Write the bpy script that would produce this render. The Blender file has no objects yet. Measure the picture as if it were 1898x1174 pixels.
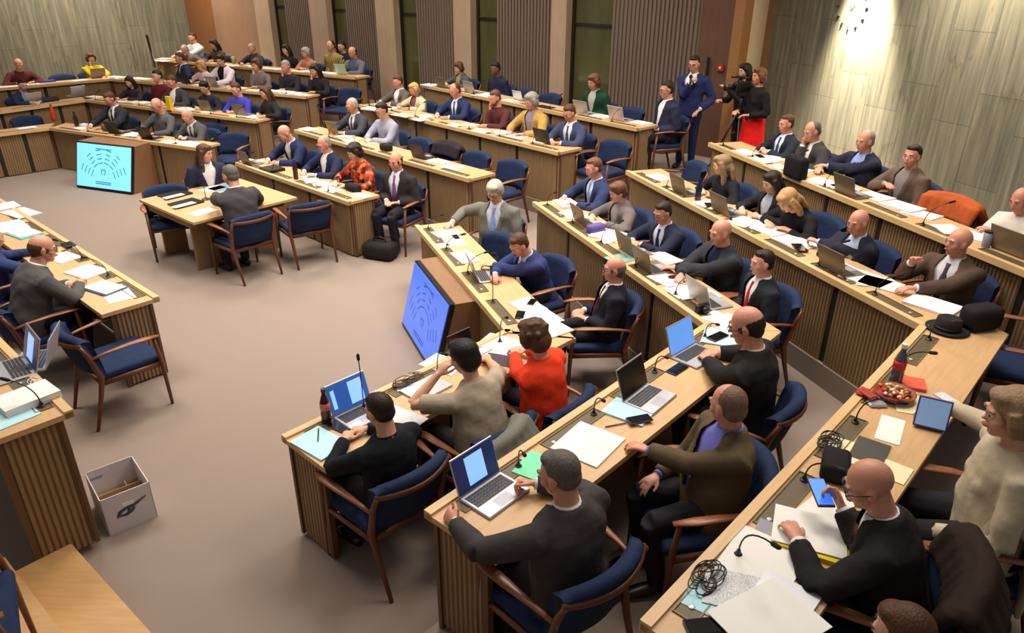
import bpy, bmesh, math, random
import numpy as np
from mathutils import Vector, Matrix
random.seed(7)
SC = bpy.context.scene
COL = SC.collection
R = math.radians
# ---------------- camera ----------------
FPX, PITCH, ROLL, CAMH = 1336.55, 0.446758, 0.0065715, 3.36086
cam = bpy.data.cameras.new('camera'); cam.sensor_width = 36; cam.lens = FPX / 1898 * 36; cam.clip_end = 200
cam_o = bpy.data.objects.new('camera', cam); COL.objects.link(cam_o)
_F = Vector((0, math.cos(PITCH), -math.sin(PITCH))); _R = Vector((1, 0, 0)); _U = Vector((0, math.sin(PITCH), math.cos(PITCH)))
_R2 = _R * math.cos(ROLL) + _U * math.sin(ROLL); _U2 = -_R * math.sin(ROLL) + _U * math.cos(ROLL)
cam_o.matrix_world = Matrix(((_R2.x, _U2.x, -_F.x, 0), (_R2.y, _U2.y, -_F.y, 0), (_R2.z, _U2.z, -_F.z, CAMH), (0, 0, 0, 1)))
SC.camera = cam_o
def at(x, y, z):
    """point of the room at height z that the photograph shows at pixel x, y"""
    d = _F + _R2 * ((x - 949) / FPX) + _U2 * ((587 - y) / FPX)
    t = (z - CAMH) / d.z
    return Vector((d.x * t, d.y * t, z))
# ---------------- light ----------------
w = bpy.data.worlds.new('world'); SC.world = w; w.use_nodes = True
w.node_tree.nodes['Background'].inputs[0].default_value = (1.0, .93, .86, 1)
w.node_tree.nodes['Background'].inputs[1].default_value = 0.19
SC.view_settings.view_transform = 'Standard'; SC.view_settings.look = 'None'
SC.view_settings.exposure = 0.08; SC.view_settings.gamma = 1.0; SC.view_settings.use_curve_mapping = False
def area(name, loc, size, power, color=(1, .84, .66), target=None, spread=180, sy=None):
    l = bpy.data.lights.new(name, 'AREA'); l.shape = 'RECTANGLE'; l.size = size; l.size_y = sy or size
    l.energy = power; l.color = color; l.spread = R(spread)
    o = bpy.data.objects.new(name, l); COL.objects.link(o); o.location = loc
    if target is not None:
        o.rotation_euler = (Vector(target) - Vector(loc)).to_track_quat('-Z', 'Y').to_euler()
    return o
for i, (x, y, p) in enumerate([(-4.6, 6.2, 200), (-1.6, 7.4, 250), (0.9, 7.2, 230), (-6.5, 11.5, 330), (-2.8, 11.2, 330), (2.2, 4.6, 150), (-0.6, 3.6, 45), (2.4, 8.6, 150)]):
    area('ceiling_lamp', (x, y, 6.0), 1.6, p * .56, color=(1, .90, .78), spread=130)
def spot(name, loc, target, power, angle, blend=.6, color=(1, .87, .66), r=.05):
    l = bpy.data.lights.new(name, 'SPOT'); l.energy = power; l.spot_size = R(angle); l.spot_blend = blend; l.color = color; l.shadow_soft_size = r
    o = bpy.data.objects.new(name, l); COL.objects.link(o); o.location = loc
    o.rotation_euler = (Vector(target) - Vector(loc)).to_track_quat('-Z', 'Y').to_euler()
    return o
spot('wall_washer', (4.46, 10.55, 3.95), (4.80, 10.62, 2.62), 6500, 50, 1, r=.12)
for s_, e_ in ((1.9, 50), (5.0, 60), (8.6, 70), (12.2, 80), (15.6, 260)): area('back_wall_fill', (3.39 - .755 * s_ - 1.0, 11.77 + .656 * s_ - 1.1, 5.4), .8, e_, color=(1, .88, .72), spread=140)  # unseen fill lights, added to brighten the window wall and orange wall
spot('wall_washer', (4.75, 8.7, 4.5), (5.5, 8.75, 2.7), 900, 120, 1)
spot('wall_washer', (-9.6, 16.2, 5.6), (-10.6, 17.4, 2.2), 1250, 80, 1)
spot('wall_washer', (-8.4, 17.2, 5.6), (-9.2, 18.6, 2.2), 900, 80, 1)
# ---------------- materials ----------------
def lin(c):
    return tuple(((v / 255) / 12.92 if v / 255 <= .04045 else ((v / 255 + .055) / 1.055) ** 2.4) for v in c) + (1,)
_M = {}
def mat(key, c, rough=.6, metal=0, emit=0, bump=None, kind=None, scale=60, spec=.5):
    k = key
    if k in _M: return _M[k]
    m = bpy.data.materials.new(key); m.use_nodes = True; nt = m.node_tree; b = nt.nodes['Principled BSDF']
    col = lin(c); b.inputs['Base Color'].default_value = col; b.inputs['Roughness'].default_value = rough; b.inputs['Metallic'].default_value = metal
    b.inputs['Specular IOR Level'].default_value = spec
    if emit:
        b.inputs['Emission Color'].default_value = col; b.inputs['Emission Strength'].default_value = emit
    tc = nt.nodes.new('ShaderNodeTexCoord')
    def mixcol(fac, a, bb):
        mx = nt.nodes.new('ShaderNodeMix'); mx.data_type = 'RGBA'; nt.links.new(fac, mx.inputs[0])
        mx.inputs[6].default_value = a; mx.inputs[7].default_value = bb; return mx.outputs[2]
    if kind == 'wood':
        mp = nt.nodes.new('ShaderNodeMapping'); nt.links.new(tc.outputs['Object'], mp.inputs[0]); mp.inputs['Scale'].default_value = scale if isinstance(scale, tuple) else (2, 18, 18)
        n = nt.nodes.new('ShaderNodeTexNoise'); n.inputs['Scale'].default_value = 2.2; n.inputs['Detail'].default_value = 6; nt.links.new(mp.outputs[0], n.inputs[0])
        nt.links.new(mixcol(n.outputs[0], tuple(v * .78 for v in col[:3]) + (1,), tuple(min(1, v * 1.2) for v in col[:3]) + (1,)), b.inputs['Base Color'])
    if kind == 'cloth':
        n = nt.nodes.new('ShaderNodeTexNoise'); n.inputs['Scale'].default_value = 9; n.inputs['Detail'].default_value = 3; nt.links.new(tc.outputs['Object'], n.inputs[0])
        nt.links.new(mixcol(n.outputs[0], tuple(v * .82 for v in col[:3]) + (1,), tuple(min(1, v * 1.18) for v in col[:3]) + (1,)), b.inputs['Base Color'])
        bp = nt.nodes.new('ShaderNodeBump'); bp.inputs['Strength'].default_value = .35; bp.inputs['Distance'].default_value = .03
        nt.links.new(n.outputs[0], bp.inputs['Height']); nt.links.new(bp.outputs[0], b.inputs['Normal'])
    if kind == 'hair':
        mp = nt.nodes.new('ShaderNodeMapping'); nt.links.new(tc.outputs['Object'], mp.inputs[0]); mp.inputs['Scale'].default_value = (70, 70, 14)
        n = nt.nodes.new('ShaderNodeTexNoise'); n.inputs['Scale'].default_value = 1.6; n.inputs['Detail'].default_value = 4; nt.links.new(mp.outputs[0], n.inputs[0])
        nt.links.new(mixcol(n.outputs[0], tuple(v * .6 for v in col[:3]) + (1,), tuple(min(1, v * 1.45) for v in col[:3]) + (1,)), b.inputs['Base Color'])
        bp = nt.nodes.new('ShaderNodeBump'); bp.inputs['Strength'].default_value = .7; bp.inputs['Distance'].default_value = .008
        nt.links.new(n.outputs[0], bp.inputs['Height']); nt.links.new(bp.outputs[0], b.inputs['Normal'])
    if kind == 'carpet':
        n = nt.nodes.new('ShaderNodeTexNoise'); n.inputs['Scale'].default_value = 220; n.inputs['Detail'].default_value = 2; nt.links.new(tc.outputs['Object'], n.inputs[0])
        nt.links.new(mixcol(n.outputs[0], tuple(v * .8 for v in col[:3]) + (1,), tuple(min(1, v * 1.2) for v in col[:3]) + (1,)), b.inputs['Base Color'])
        bp = nt.nodes.new('ShaderNodeBump'); bp.inputs['Strength'].default_value = .3; bp.inputs['Distance'].default_value = .004
        nt.links.new(n.outputs[0], bp.inputs['Height']); nt.links.new(bp.outputs[0], b.inputs['Normal'])
    if kind in ('floral', 'speckle', 'stripe', 'print', 'plaid'):
        ramp = nt.nodes.new('ShaderNodeValToRGB'); ramp.color_ramp.interpolation = 'CONSTANT'
        if kind == 'floral':
            n = nt.nodes.new('ShaderNodeTexVoronoi'); n.inputs['Scale'].default_value = 22; src = n.outputs['Color']
            cols = [(40, 60, 45), (180, 60, 40), (215, 120, 60), (120, 30, 40), (60, 75, 60)]
        elif kind == 'stripe':
            n = nt.nodes.new('ShaderNodeTexWave'); n.inputs['Scale'].default_value = 7; n.inputs['Distortion'].default_value = .5; src = n.outputs[0]
            cols = [(60, 50, 30), (205, 180, 90), (225, 205, 130), (90, 75, 40)]
        elif kind == 'plaid':
            n = nt.nodes.new('ShaderNodeTexWave'); n.inputs['Scale'].default_value = 8; n.inputs['Distortion'].default_value = 4; src = n.outputs[0]
            cols = [(110, 110, 103), (118, 117, 108), (124, 122, 112), (106, 108, 102)]
        else:
            n = nt.nodes.new('ShaderNodeTexNoise'); n.inputs['Scale'].default_value = 260; src = n.outputs[0]
            cols = [(235, 235, 235), (235, 235, 235), (186, 186, 194), (235, 235, 235)]
        nt.links.new(tc.outputs['Object'], n.inputs[0]); nt.links.new(src, ramp.inputs[0])
        for i, cc in enumerate(cols):
            e = ramp.color_ramp.elements[i] if i < 2 else ramp.color_ramp.elements.new(i / len(cols))
            e.position = i / len(cols); e.color = lin(cc)
        nt.links.new(ramp.outputs[0], b.inputs['Base Color'])
    if kind == 'stone':
        sep = nt.nodes.new('ShaderNodeSeparateXYZ'); nt.links.new(tc.outputs['Object'], sep.inputs[0])
        cmb = nt.nodes.new('ShaderNodeCombineXYZ'); nt.links.new(sep.outputs[0], cmb.inputs[1]); nt.links.new(sep.outputs[2], cmb.inputs[0])
        br = nt.nodes.new('ShaderNodeTexBrick'); nt.links.new(cmb.outputs[0], br.inputs[0]); br.offset = .37; br.offset_frequency = 2
        br.inputs['Scale'].default_value = 1; br.inputs['Brick Width'].default_value = 1.05; br.inputs['Row Height'].default_value = .56
        br.inputs['Mortar Size'].default_value = .004; br.inputs['Color1'].default_value = (1, 1, 1, 1); br.inputs['Color2'].default_value = (.82, .82, .8, 1); br.inputs['Mortar'].default_value = (.5, .5, .48, 1)
        mp = nt.nodes.new('ShaderNodeMapping'); nt.links.new(tc.outputs['Object'], mp.inputs[0]); mp.inputs['Scale'].default_value = (11, 11, .5); mp.inputs['Rotation'].default_value = (0, R(5), 0)
        n = nt.nodes.new('ShaderNodeTexNoise'); n.inputs['Scale'].default_value = 1.6; n.inputs['Detail'].default_value = 7; n.inputs['Roughness'].default_value = .62; nt.links.new(mp.outputs[0], n.inputs[0])
        ramp = nt.nodes.new('ShaderNodeValToRGB'); nt.links.new(n.outputs[0], ramp.inputs[0])
        els = [(.26, (84, 82, 76)), (.45, (106, 105, 92)), (.56, (121, 118, 103)), (.76, (150, 141, 122))]
        for i, (p, cc) in enumerate(els):
            e = ramp.color_ramp.elements[i] if i < 2 else ramp.color_ramp.elements.new(p)
            e.position = p; e.color = lin(cc)
        n2 = nt.nodes.new('ShaderNodeTexNoise'); n2.inputs['Scale'].default_value = .7; n2.inputs['Detail'].default_value = 3; nt.links.new(tc.outputs['Object'], n2.inputs[0])
        mp3 = nt.nodes.new('ShaderNodeMapping'); nt.links.new(tc.outputs['Object'], mp3.inputs[0]); mp3.inputs['Scale'].default_value = (1.1, 1.1, .22); mp3.inputs['Rotation'].default_value = (0, R(8), 0)
        n3 = nt.nodes.new('ShaderNodeTexNoise'); n3.inputs['Scale'].default_value = 1.3; n3.inputs['Detail'].default_value = 5; nt.links.new(mp3.outputs[0], n3.inputs[0])
        r3 = nt.nodes.new('ShaderNodeValToRGB'); nt.links.new(n3.outputs[0], r3.inputs[0])
        for i, (p, v) in enumerate([(.4915, 1), (.4985, .5), (.5055, 1)]):
            e = r3.color_ramp.elements[i] if i < 2 else r3.color_ramp.elements.new(p)
            e.position = p; e.color = (v, v * .93 if v < 1 else 1, v * .85 if v < 1 else 1, 1)
        def mul(a, c2, f=1):
            mx = nt.nodes.new('ShaderNodeMix'); mx.data_type = 'RGBA'; mx.blend_type = 'MULTIPLY'; mx.inputs[0].default_value = f
            nt.links.new(a, mx.inputs[6]); nt.links.new(c2, mx.inputs[7]); return mx.outputs[2]
        nt.links.new(mul(mul(ramp.outputs[0], br.outputs[0]), r3.outputs[0], .6), b.inputs['Base Color'])
    if kind == 'glasswin':
        mp = nt.nodes.new('ShaderNodeMapping'); nt.links.new(tc.outputs['Object'], mp.inputs[0]); mp.inputs['Scale'].default_value = (2, 2, 1)
        n = nt.nodes.new('ShaderNodeTexNoise'); n.inputs['Scale'].default_value = 1.4; n.inputs['Detail'].default_value = 4; nt.links.new(mp.outputs[0], n.inputs[0])
        nt.links.new(mixcol(n.outputs[0], lin((48, 54, 36)), lin((98, 96, 58))), b.inputs['Base Color'])  # lighter olive blotches paint reflections into the pane colour
    _M[k] = m
    return m
def cloth(c, kind='cloth', rough=.85):
    return mat('fabric_%d_%d_%d%s' % (*c, kind if kind != 'cloth' else ''), c, rough, kind=kind, spec=.2)
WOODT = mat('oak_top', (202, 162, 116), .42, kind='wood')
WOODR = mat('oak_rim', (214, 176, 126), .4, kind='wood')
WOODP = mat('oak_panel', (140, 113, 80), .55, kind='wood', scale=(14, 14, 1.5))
WOODD = mat('dark_gap', (30, 23, 18), .7)
TRAY = mat('olive_tray', (92, 80, 58), .5, metal=.2)
CHW = mat('chair_wood', (104, 58, 36), .38, kind='wood')
ARMW = mat('arm_wood', (140, 86, 54), .35, kind='wood')
NAVY = cloth((32, 46, 78))
BLACK = mat('black_plastic', (20, 20, 22), .4)
SILVER = mat('silver_metal', (190, 190, 196), .35, metal=.6)
GREYL = mat('laptop_lid', (128, 116, 98), .4, metal=.4)
WHITE = mat('paper_white', (238, 236, 232), .8)
CYAN = mat('paper_cyan', (184, 230, 238), .75)
# ---------------- mesh helpers ----------------
def link(o, parent=None):
    COL.objects.link(o)
    if parent: o.parent = parent
    return o
def mobj(name, verts, faces, m, parent=None, smooth=False, mats=None, fm=None):
    me = bpy.data.meshes.new(name); me.from_pydata([tuple(v) for v in verts], [], faces); me.validate(); me.update()
    for mm in (mats or [m]): me.materials.append(mm)
    if fm: me.polygons.foreach_set('material_index', fm)
    if smooth: me.polygons.foreach_set('use_smooth', [True] * len(me.polygons))
    return link(bpy.data.objects.new(name, me), parent)
def thing(name, label, cat, loc=(0, 0, 0), rz=0, group=None):
    o = bpy.data.objects.new(name, None); o.empty_display_size = .1; COL.objects.link(o)
    o.location = loc; o.rotation_euler = (0, 0, rz); tag(o, label, cat, group); return o
def tag(o, label, cat, group=None):
    o['label'] = label; o['category'] = cat
    if group: o['group'] = group
    return o
def struct(o):
    o['kind'] = 'structure'; return o
class MB:
    def __init__(s): s.v = []; s.f = []
    def add(s, v, f):
        n = len(s.v); s.v += [tuple(p) for p in v]; s.f += [tuple(i + n for i in q) for q in f]; return s
    def box(s, lo, hi, M=None):
        v = [Vector((x, y, z)) for x in (lo[0], hi[0]) for y in (lo[1], hi[1]) for z in (lo[2], hi[2])]
        if M is not None: v = [M @ p for p in v]
        return s.add(v, [(0, 1, 3, 2), (4, 6, 7, 5), (0, 4, 5, 1), (2, 3, 7, 6), (0, 2, 6, 4), (1, 5, 7, 3)])
    def rbox(s, lo, hi, b, M=None, seg=2):
        bm = bmesh.new(); bmesh.ops.create_cube(bm, size=1)
        for v in bm.verts: v.co = Vector([(lo[i] + hi[i]) / 2 + v.co[i] * (hi[i] - lo[i]) for i in range(3)])
        bmesh.ops.bevel(bm, geom=bm.edges[:], offset=b, segments=seg, profile=.5, affect='EDGES')
        bm.verts.index_update()
        v = [M @ q.co if M is not None else q.co.copy() for q in bm.verts]; f = [[q.index for q in ff.verts] for ff in bm.faces]; bm.free()
        return s.add(v, f)
    def prism(s, poly, z0, z1):
        n = len(poly); v = [(x, y, z0) for x, y in poly] + [(x, y, z1) for x, y in poly]
        return s.add(v, [tuple(range(n))[::-1], tuple(range(n, 2 * n))] + [(i, (i + 1) % n, n + (i + 1) % n, n + i) for i in range(n)])
    def tube(s, pts, rad, n=8, flat=1.0, upv=None):
        pts = [Vector(p) for p in pts]; rad = rad if isinstance(rad, (list, tuple)) else [rad] * len(pts)
        return s.add(*tube(pts, rad, n, flat, upv))
    def ell(s, c, r, M=None, nu=14, nv=9):
        return s.add(*ellipsoid(c, r, M, nu, nv))
    def lathe(s, prof, c=(0, 0, 0), n=16, M=None):
        v = []; f = []
        for r_, z in prof:
            for i in range(n):
                a = 2 * math.pi * i / n; p = Vector((c[0] + r_ * math.cos(a), c[1] + r_ * math.sin(a), c[2] + z)); v.append(M @ p if M is not None else p)
        for j in range(len(prof) - 1):
            for i in range(n): f.append((j * n + i, j * n + (i + 1) % n, (j + 1) * n + (i + 1) % n, (j + 1) * n + i))
        f.append(tuple(range(n))[::-1]); f.append(tuple(range((len(prof) - 1) * n, len(prof) * n)))
        return s.add(v, f)
    def build(s, name, m, parent=None, smooth=False, mats=None, fm=None):
        return mobj(name, s.v, s.f, m, parent, smooth, mats, fm)
def tube(pts, rad, n=10, flat=1.0, upv=None):
    """closed tube along pts; rad entries are a radius or (rx, ry); upv is the ry direction"""
    pts = [Vector(p) for p in pts]; v = []; f = []; prev = None
    for i, p in enumerate(pts):
        t = (pts[min(i + 1, len(pts) - 1)] - pts[max(i - 1, 0)]).normalized()
        if upv is not None: u = Vector(upv)
        else: u = prev if prev is not None else (Vector((0, 0, 1)) if abs(t.z) < .9 else Vector((0, 1, 0)))
        u = (u - t * u.dot(t)).normalized(); prev = u; sx = t.cross(u)
        r_ = rad[i]; rx, ry = (r_ if isinstance(r_, (tuple, list)) else (r_, r_ * flat))
        for k in range(n):
            a = 2 * math.pi * k / n; v.append(p + sx * (rx * math.cos(a)) + u * (ry * math.sin(a)))
    for j in range(len(pts) - 1):
        for k in range(n): f.append((j * n + k, j * n + (k + 1) % n, (j + 1) * n + (k + 1) % n, (j + 1) * n + k))
    f.append(tuple(range(n))[::-1]); f.append(tuple(range((len(pts) - 1) * n, len(pts) * n)))
    return v, f
def ellipsoid(c, r, M=None, nu=14, nv=9):
    c = Vector(c); v = []; f = []
    def T(p):
        p = Vector((p[0] * r[0], p[1] * r[1], p[2] * r[2]))
        return c + (M @ p if M is not None else p)
    v.append(T((0, 0, 1)))
    for j in range(1, nv):
        a = math.pi * j / nv
        for i in range(nu):
            b = 2 * math.pi * i / nu; v.append(T((math.sin(a) * math.cos(b), math.sin(a) * math.sin(b), math.cos(a))))
    v.append(T((0, 0, -1)))
    for i in range(nu): f.append((0, 1 + i, 1 + (i + 1) % nu))
    for j in range(nv - 2):
        for i in range(nu): f.append((1 + j * nu + i, 1 + (j + 1) * nu + i, 1 + (j + 1) * nu + (i + 1) % nu, 1 + j * nu + (i + 1) % nu))
    L = len(v) - 1
    for i in range(nu): f.append((L, 1 + (nv - 2) * nu + (i + 1) % nu, 1 + (nv - 2) * nu + i))
    return v, f
# fused (voxel) meshes are evaluated together once
QUEUE = []
def fuse(name, mb, m, parent, voxel, smooth=3, post=None, factor=.5):
    o = mb.build(name, m, parent, True)
    md = o.modifiers.new('r', 'REMESH'); md.mode = 'VOXEL'; md.voxel_size = voxel; md.use_smooth_shade = True
    if smooth:
        s = o.modifiers.new('s', 'SMOOTH'); s.iterations = smooth; s.factor = factor
    QUEUE.append((o, m, post)); return o
def flush():
    bpy.context.view_layer.update(); dg = bpy.context.evaluated_depsgraph_get()
    out = []
    for o, m, post in QUEUE:
        out.append(bpy.data.meshes.new_from_object(o.evaluated_get(dg)))
    for (o, m, post), me in zip(QUEUE, out):
        old = o.data; o.modifiers.clear(); o.data = me; me.name = old.name; bpy.data.meshes.remove(old)
        me.materials.clear(); me.materials.append(m)
        if post: post(o, me)
        me.polygons.foreach_set('use_smooth', [True] * len(me.polygons))
    QUEUE.clear()
# ---------------- layout: desk fronts ----------------
RISE = .2
def fl(l): return RISE * (l - 1)
def top(l): return fl(l) + .75
SEG = {  # level, front edge ends in the photograph, who mitres (a end, b end), rear depth
'A1': (1, (-60, 332), (294.5, 552)), 'F1': (1, (-70, 258), (91, 238)), 'E1': (1, (91, 238), (366, 276)), 'B1': (1, (436, 303), (645.5, 376)), 'C1': (1, (769, 419), (938, 618)), 'D1': (1, (938, 613), (522, 810)),
'F2': (2, (-60, 216), (158, 186)), 'E2': (2, (158, 186), (473, 225)), 'B2': (2, (545, 242), (868, 333)), 'C2': (2, (987, 376), (1305, 603)), 'D2': (2, (1305, 603), (787, 950)),
'F3': (3, (-60, 170), (204.5, 147)), 'E3': (3, (204.5, 147), (566.6, 180)), 'B3': (3, (665, 195), (1034, 283.5)), 'C3': (3, (1160, 318), (1705, 605)), 'D3': (3, (1705, 605), (1187, 1155)),
'E4': (4, (286, 110), (657.6, 144.5)), 'B4': (4, (780, 158), (1180, 239)), 'C4': (4, (1313, 266), (2100, 587)),
}
HALL = Vector((-3, 8, 0))
FRM = {}
for k, (l, a, b) in SEG.items():
    A, B = at(*a, top(l)), at(*b, top(l)); d = (B - A).normalized(); n = Vector((d.y, -d.x, 0))
    if n.dot(A - HALL) < 0: n = -n
    A.z = B.z = fl(l)
    FRM[k] = dict(l=l, A=A, B=B, d=d, n=n, L=(B - A).length, face=math.atan2(-n.y, -n.x), z=fl(l), top=top(l))
DEPTH = .48
# ---------------- the room ----------------
CARPET = mat('carpet_beige', (139, 124, 114), .95, kind='carpet')
STEPW = mat('step_wood', (196, 152, 98), .5, kind='wood')
mobj('floor', [(-18, -3, 0), (12, -3, 0), (12, 34, 0), (-18, 34, 0)], [(0, 1, 2, 3)], CARPET)['kind'] = 'structure'
def tier(l, names, start, end, outer):
    """carpeted platform that carries one ring of desks"""
    z = fl(l); pts = []
    for nm in names:
        f = FRM[nm]; o = f['n'] * .028
        pts.append(f['A'] + o); pts.append(f['B'] + o)
    pts = start + [(p.x, p.y) for p in pts] + end + outer
    clean = []
    for p in pts:
        if not clean or (Vector(p) - Vector(clean[-1])).length > .02: clean.append(p)
    from mathutils.geometry import tessellate_polygon
    n = len(clean); v = [(x, y, z) for x, y in clean] + [(x, y, z - RISE - .01) for x, y in clean]
    f = [tuple(q) for q in tessellate_polygon([[Vector((x, y, 0)) for x, y in clean]])] + [(i, (i + 1) % n, n + (i + 1) % n, n + i) for i in range(n)]
    struct(mobj('floor', v, f, CARPET))
D2, D3 = FRM['D2'], FRM['D3']
def ext(f, t): p = f['B'] + f['d'] * t + f['n'] * .028; return (p.x, p.y)
OUT = [(8, -2.9), (11.9, -2.9), (11.9, 33), (-17.9, 33), (-17.9, 10)]
tier(2, ['F2', 'E2', 'B2', 'C2', 'D2'], [(-17.8, 10)], [ext(D2, .35), (.2, 1.2), (1.0, -2.9)], OUT[:-1])
tier(3, ['F3', 'E3', 'B3', 'C3', 'D3'], [(-17.7, 12)], [ext(D3, .2), (1.4, .8), (2.2, -2.9)], OUT[:-1])
c4 = FRM['C4']
tier(4, ['E4', 'B4', 'C4'], [(-10.4, 17.5)], [ext(c4, .8), (11.8, 2)], [(11.9, 33), (-10.4, 33)])
STONE = mat('stone_tiles', (140, 138, 115), .5, kind='stone')
def wallbox(name, P, Q, z0, z1, th, m, side=1):
    """wall from P to Q; its visible face lies on the line, thickness goes to the far side"""
    P, Q = Vector((*P, 0)), Vector((*Q, 0)); d = (Q - P); L = d.length
    o = MB().box((0, 0 if side > 0 else -th, z0), (L, th if side > 0 else 0, z1)).build(name, m)
    o.location = P; o.rotation_euler = (0, 0, math.atan2(d.y, d.x)); return struct(o)
ZT = 5.2
def rayplane(px, py, P, n_):
    d_ = _F + _R2 * ((px - 949) / FPX) + _U2 * ((587 - py) / FPX); tt = (P.x * n_[0] + P.y * n_[1]) / (d_.x * n_[0] + d_.y * n_[1]); return Vector((d_.x * tt, d_.y * tt, CAMH + d_.z * tt))
LN = (-.692, .722); LP = Vector((-9.18, 19.1, 0)); le = rayplane(348, 40, LP, LN)
wallbox('wall_left', (LP.x - .722 * 11, LP.y - .692 * 11), (le.x, le.y), 0, ZT, .3, STONE, 1)
wallbox('wall_right', (4.13, 12.46), (9.4, -2.1), 0, ZT, .3, STONE, 1)
PLASTER = mat('cream_plaster', (236, 220, 186), .8)
BROWN = mat('brown_panel', (112, 96, 86), .6, kind='wood', scale=(10, 10, 1))
PIER = mat('pier_stone', (170, 145, 120), .6, kind='wood', scale=(5, 5, 1))
DOORW = mat('door_wood', (98, 70, 56), .45, kind='wood', scale=(10, 10, 1))
ORANGE = mat('orange_wood', (134, 86, 44), .4, kind='wood', scale=(6, 6, 1))
WG = mat('window_glass', (52, 56, 34), .12, kind='glasswin')
WF = mat('window_frame', (28, 26, 22), .5)
W0 = Vector((3.39, 11.77, 0)); WA = R(139); WD = Vector((math.cos(WA), math.sin(WA), 0)); WN = Vector((.656, .755, 0))
def WP(s, off=0): return W0 + WD * s + WN * off
def wallpiece(name, s0, s1, off, m, z0=0, z1=ZT, th=.3, ribs=0):
    mb = MB(); L = s1 - s0
    if ribs:
        n = int(L / ribs); v = []; f = []
        for i in range(n):
            x0 = i * L / n; x1 = x0 + L / n * .55
            mb.box((x0, -.025, z0), (x1, 0, z1))
        mb.box((0, 0, z0), (L, th, z1))
    else: mb.box((0, 0, z0), (L, th, z1))
    o = mb.build(name, m); o.location = WP(s1, off); o.rotation_euler = (0, 0, WA + math.pi); return struct(o)
# pieces along the window wall, distances measured from the door corner
wallpiece('door_1', .06, .62, 0, DOORW)
wallpiece('trim_1', -.1, .06, -.04, mat('trim_tan', (150, 106, 66), .5, kind='wood'))
wallpiece('wall_back', .62, 2.25, 0, BROWN, ribs=.075)
wi = 1
for (c0, c1, w1, p1) in [(3.18, 3.52, 2.25, None), (5.54, 6.02, 4.9, 3.52), (7.84, 8.46, 7.2, 6.02), (10.27, 10.95, 9.62, 8.46), (12.72, 13.4, 12.1, 10.95)]:
    # window between w1 and c0, column c0..c1, ribbed panel from the former column to w1
    if p1 is not None: wallpiece('wall_back', p1, w1, 0, BROWN, ribs=.075)
    wallpiece('pillar', c0, c1, -.10, PIER, th=.4)
    wallpiece('window_%d' % wi, w1, c0, .12, WG, th=.05)
    fr = MB(); L = c0 - w1
    for zz in (2.52,): fr.box((0, -.03, zz - .02), (L, .03, zz + .02))
    for xx in (0, L - .05): fr.box((xx, -.05, 0), (xx + .05, .05, ZT))
    fo = fr.build('window_frame', WF); fo.location = WP(c0, .12); fo.rotation_euler = (0, 0, WA + math.pi); struct(fo)
    wi += 1
wallpiece('wall_back', 13.4, 15.8, 0, mat('smooth_brown', (140, 108, 84), .6, kind='wood', scale=(4, 4, 1)))
wallpiece('wall_back', 15.8, 19.5, .3, ORANGE)
# cream plaster return between the door and the stone wall
c = WP(-.06, -.02); wallbox('trim_2', (c.x, c.y), (c.x + .07, c.y + .06), 0, ZT, .25, PIER, 1)
wallbox('wall_plaster', (c.x + .07, c.y + .06), (4.06, 12.52), 0, ZT, .25, PLASTER, 1)
wallbox('trim_3', (4.06, 12.52), (4.17, 12.38), 0, ZT, .2, mat('trim_wood', (128, 98, 66), .5, kind='wood'), 1)
# platform with two steps beside the speaker's desk
def step(poly, z, name='floor'):
    struct(MB().prism(poly, 0, z).build(name, STEPW))
s1 = at(131, 1007, .13); s2 = at(39, 1005, .26); s1b = at(262, 1174, .0)
e1 = (s1b - s1); e1.z = 0; e1.normalize(); e2 = Vector((-e1.y, e1.x, 0))
if e2.x > 0: e2 = -e2
step([(s1.x, s1.y), tuple((s1 + e1 * 3.2).xy), tuple((s1 + e1 * 3.2 + e2 * 6).xy), tuple((s1 + e2 * 6).xy)], .13)
a2 = s1 + e2 * .33
step([(a2.x, a2.y), tuple((a2 + e1 * 3.2).xy), tuple((a2 + e1 * 3.2 + e2 * 5.6).xy), tuple((a2 + e2 * 5.6).xy)], .26)
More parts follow.
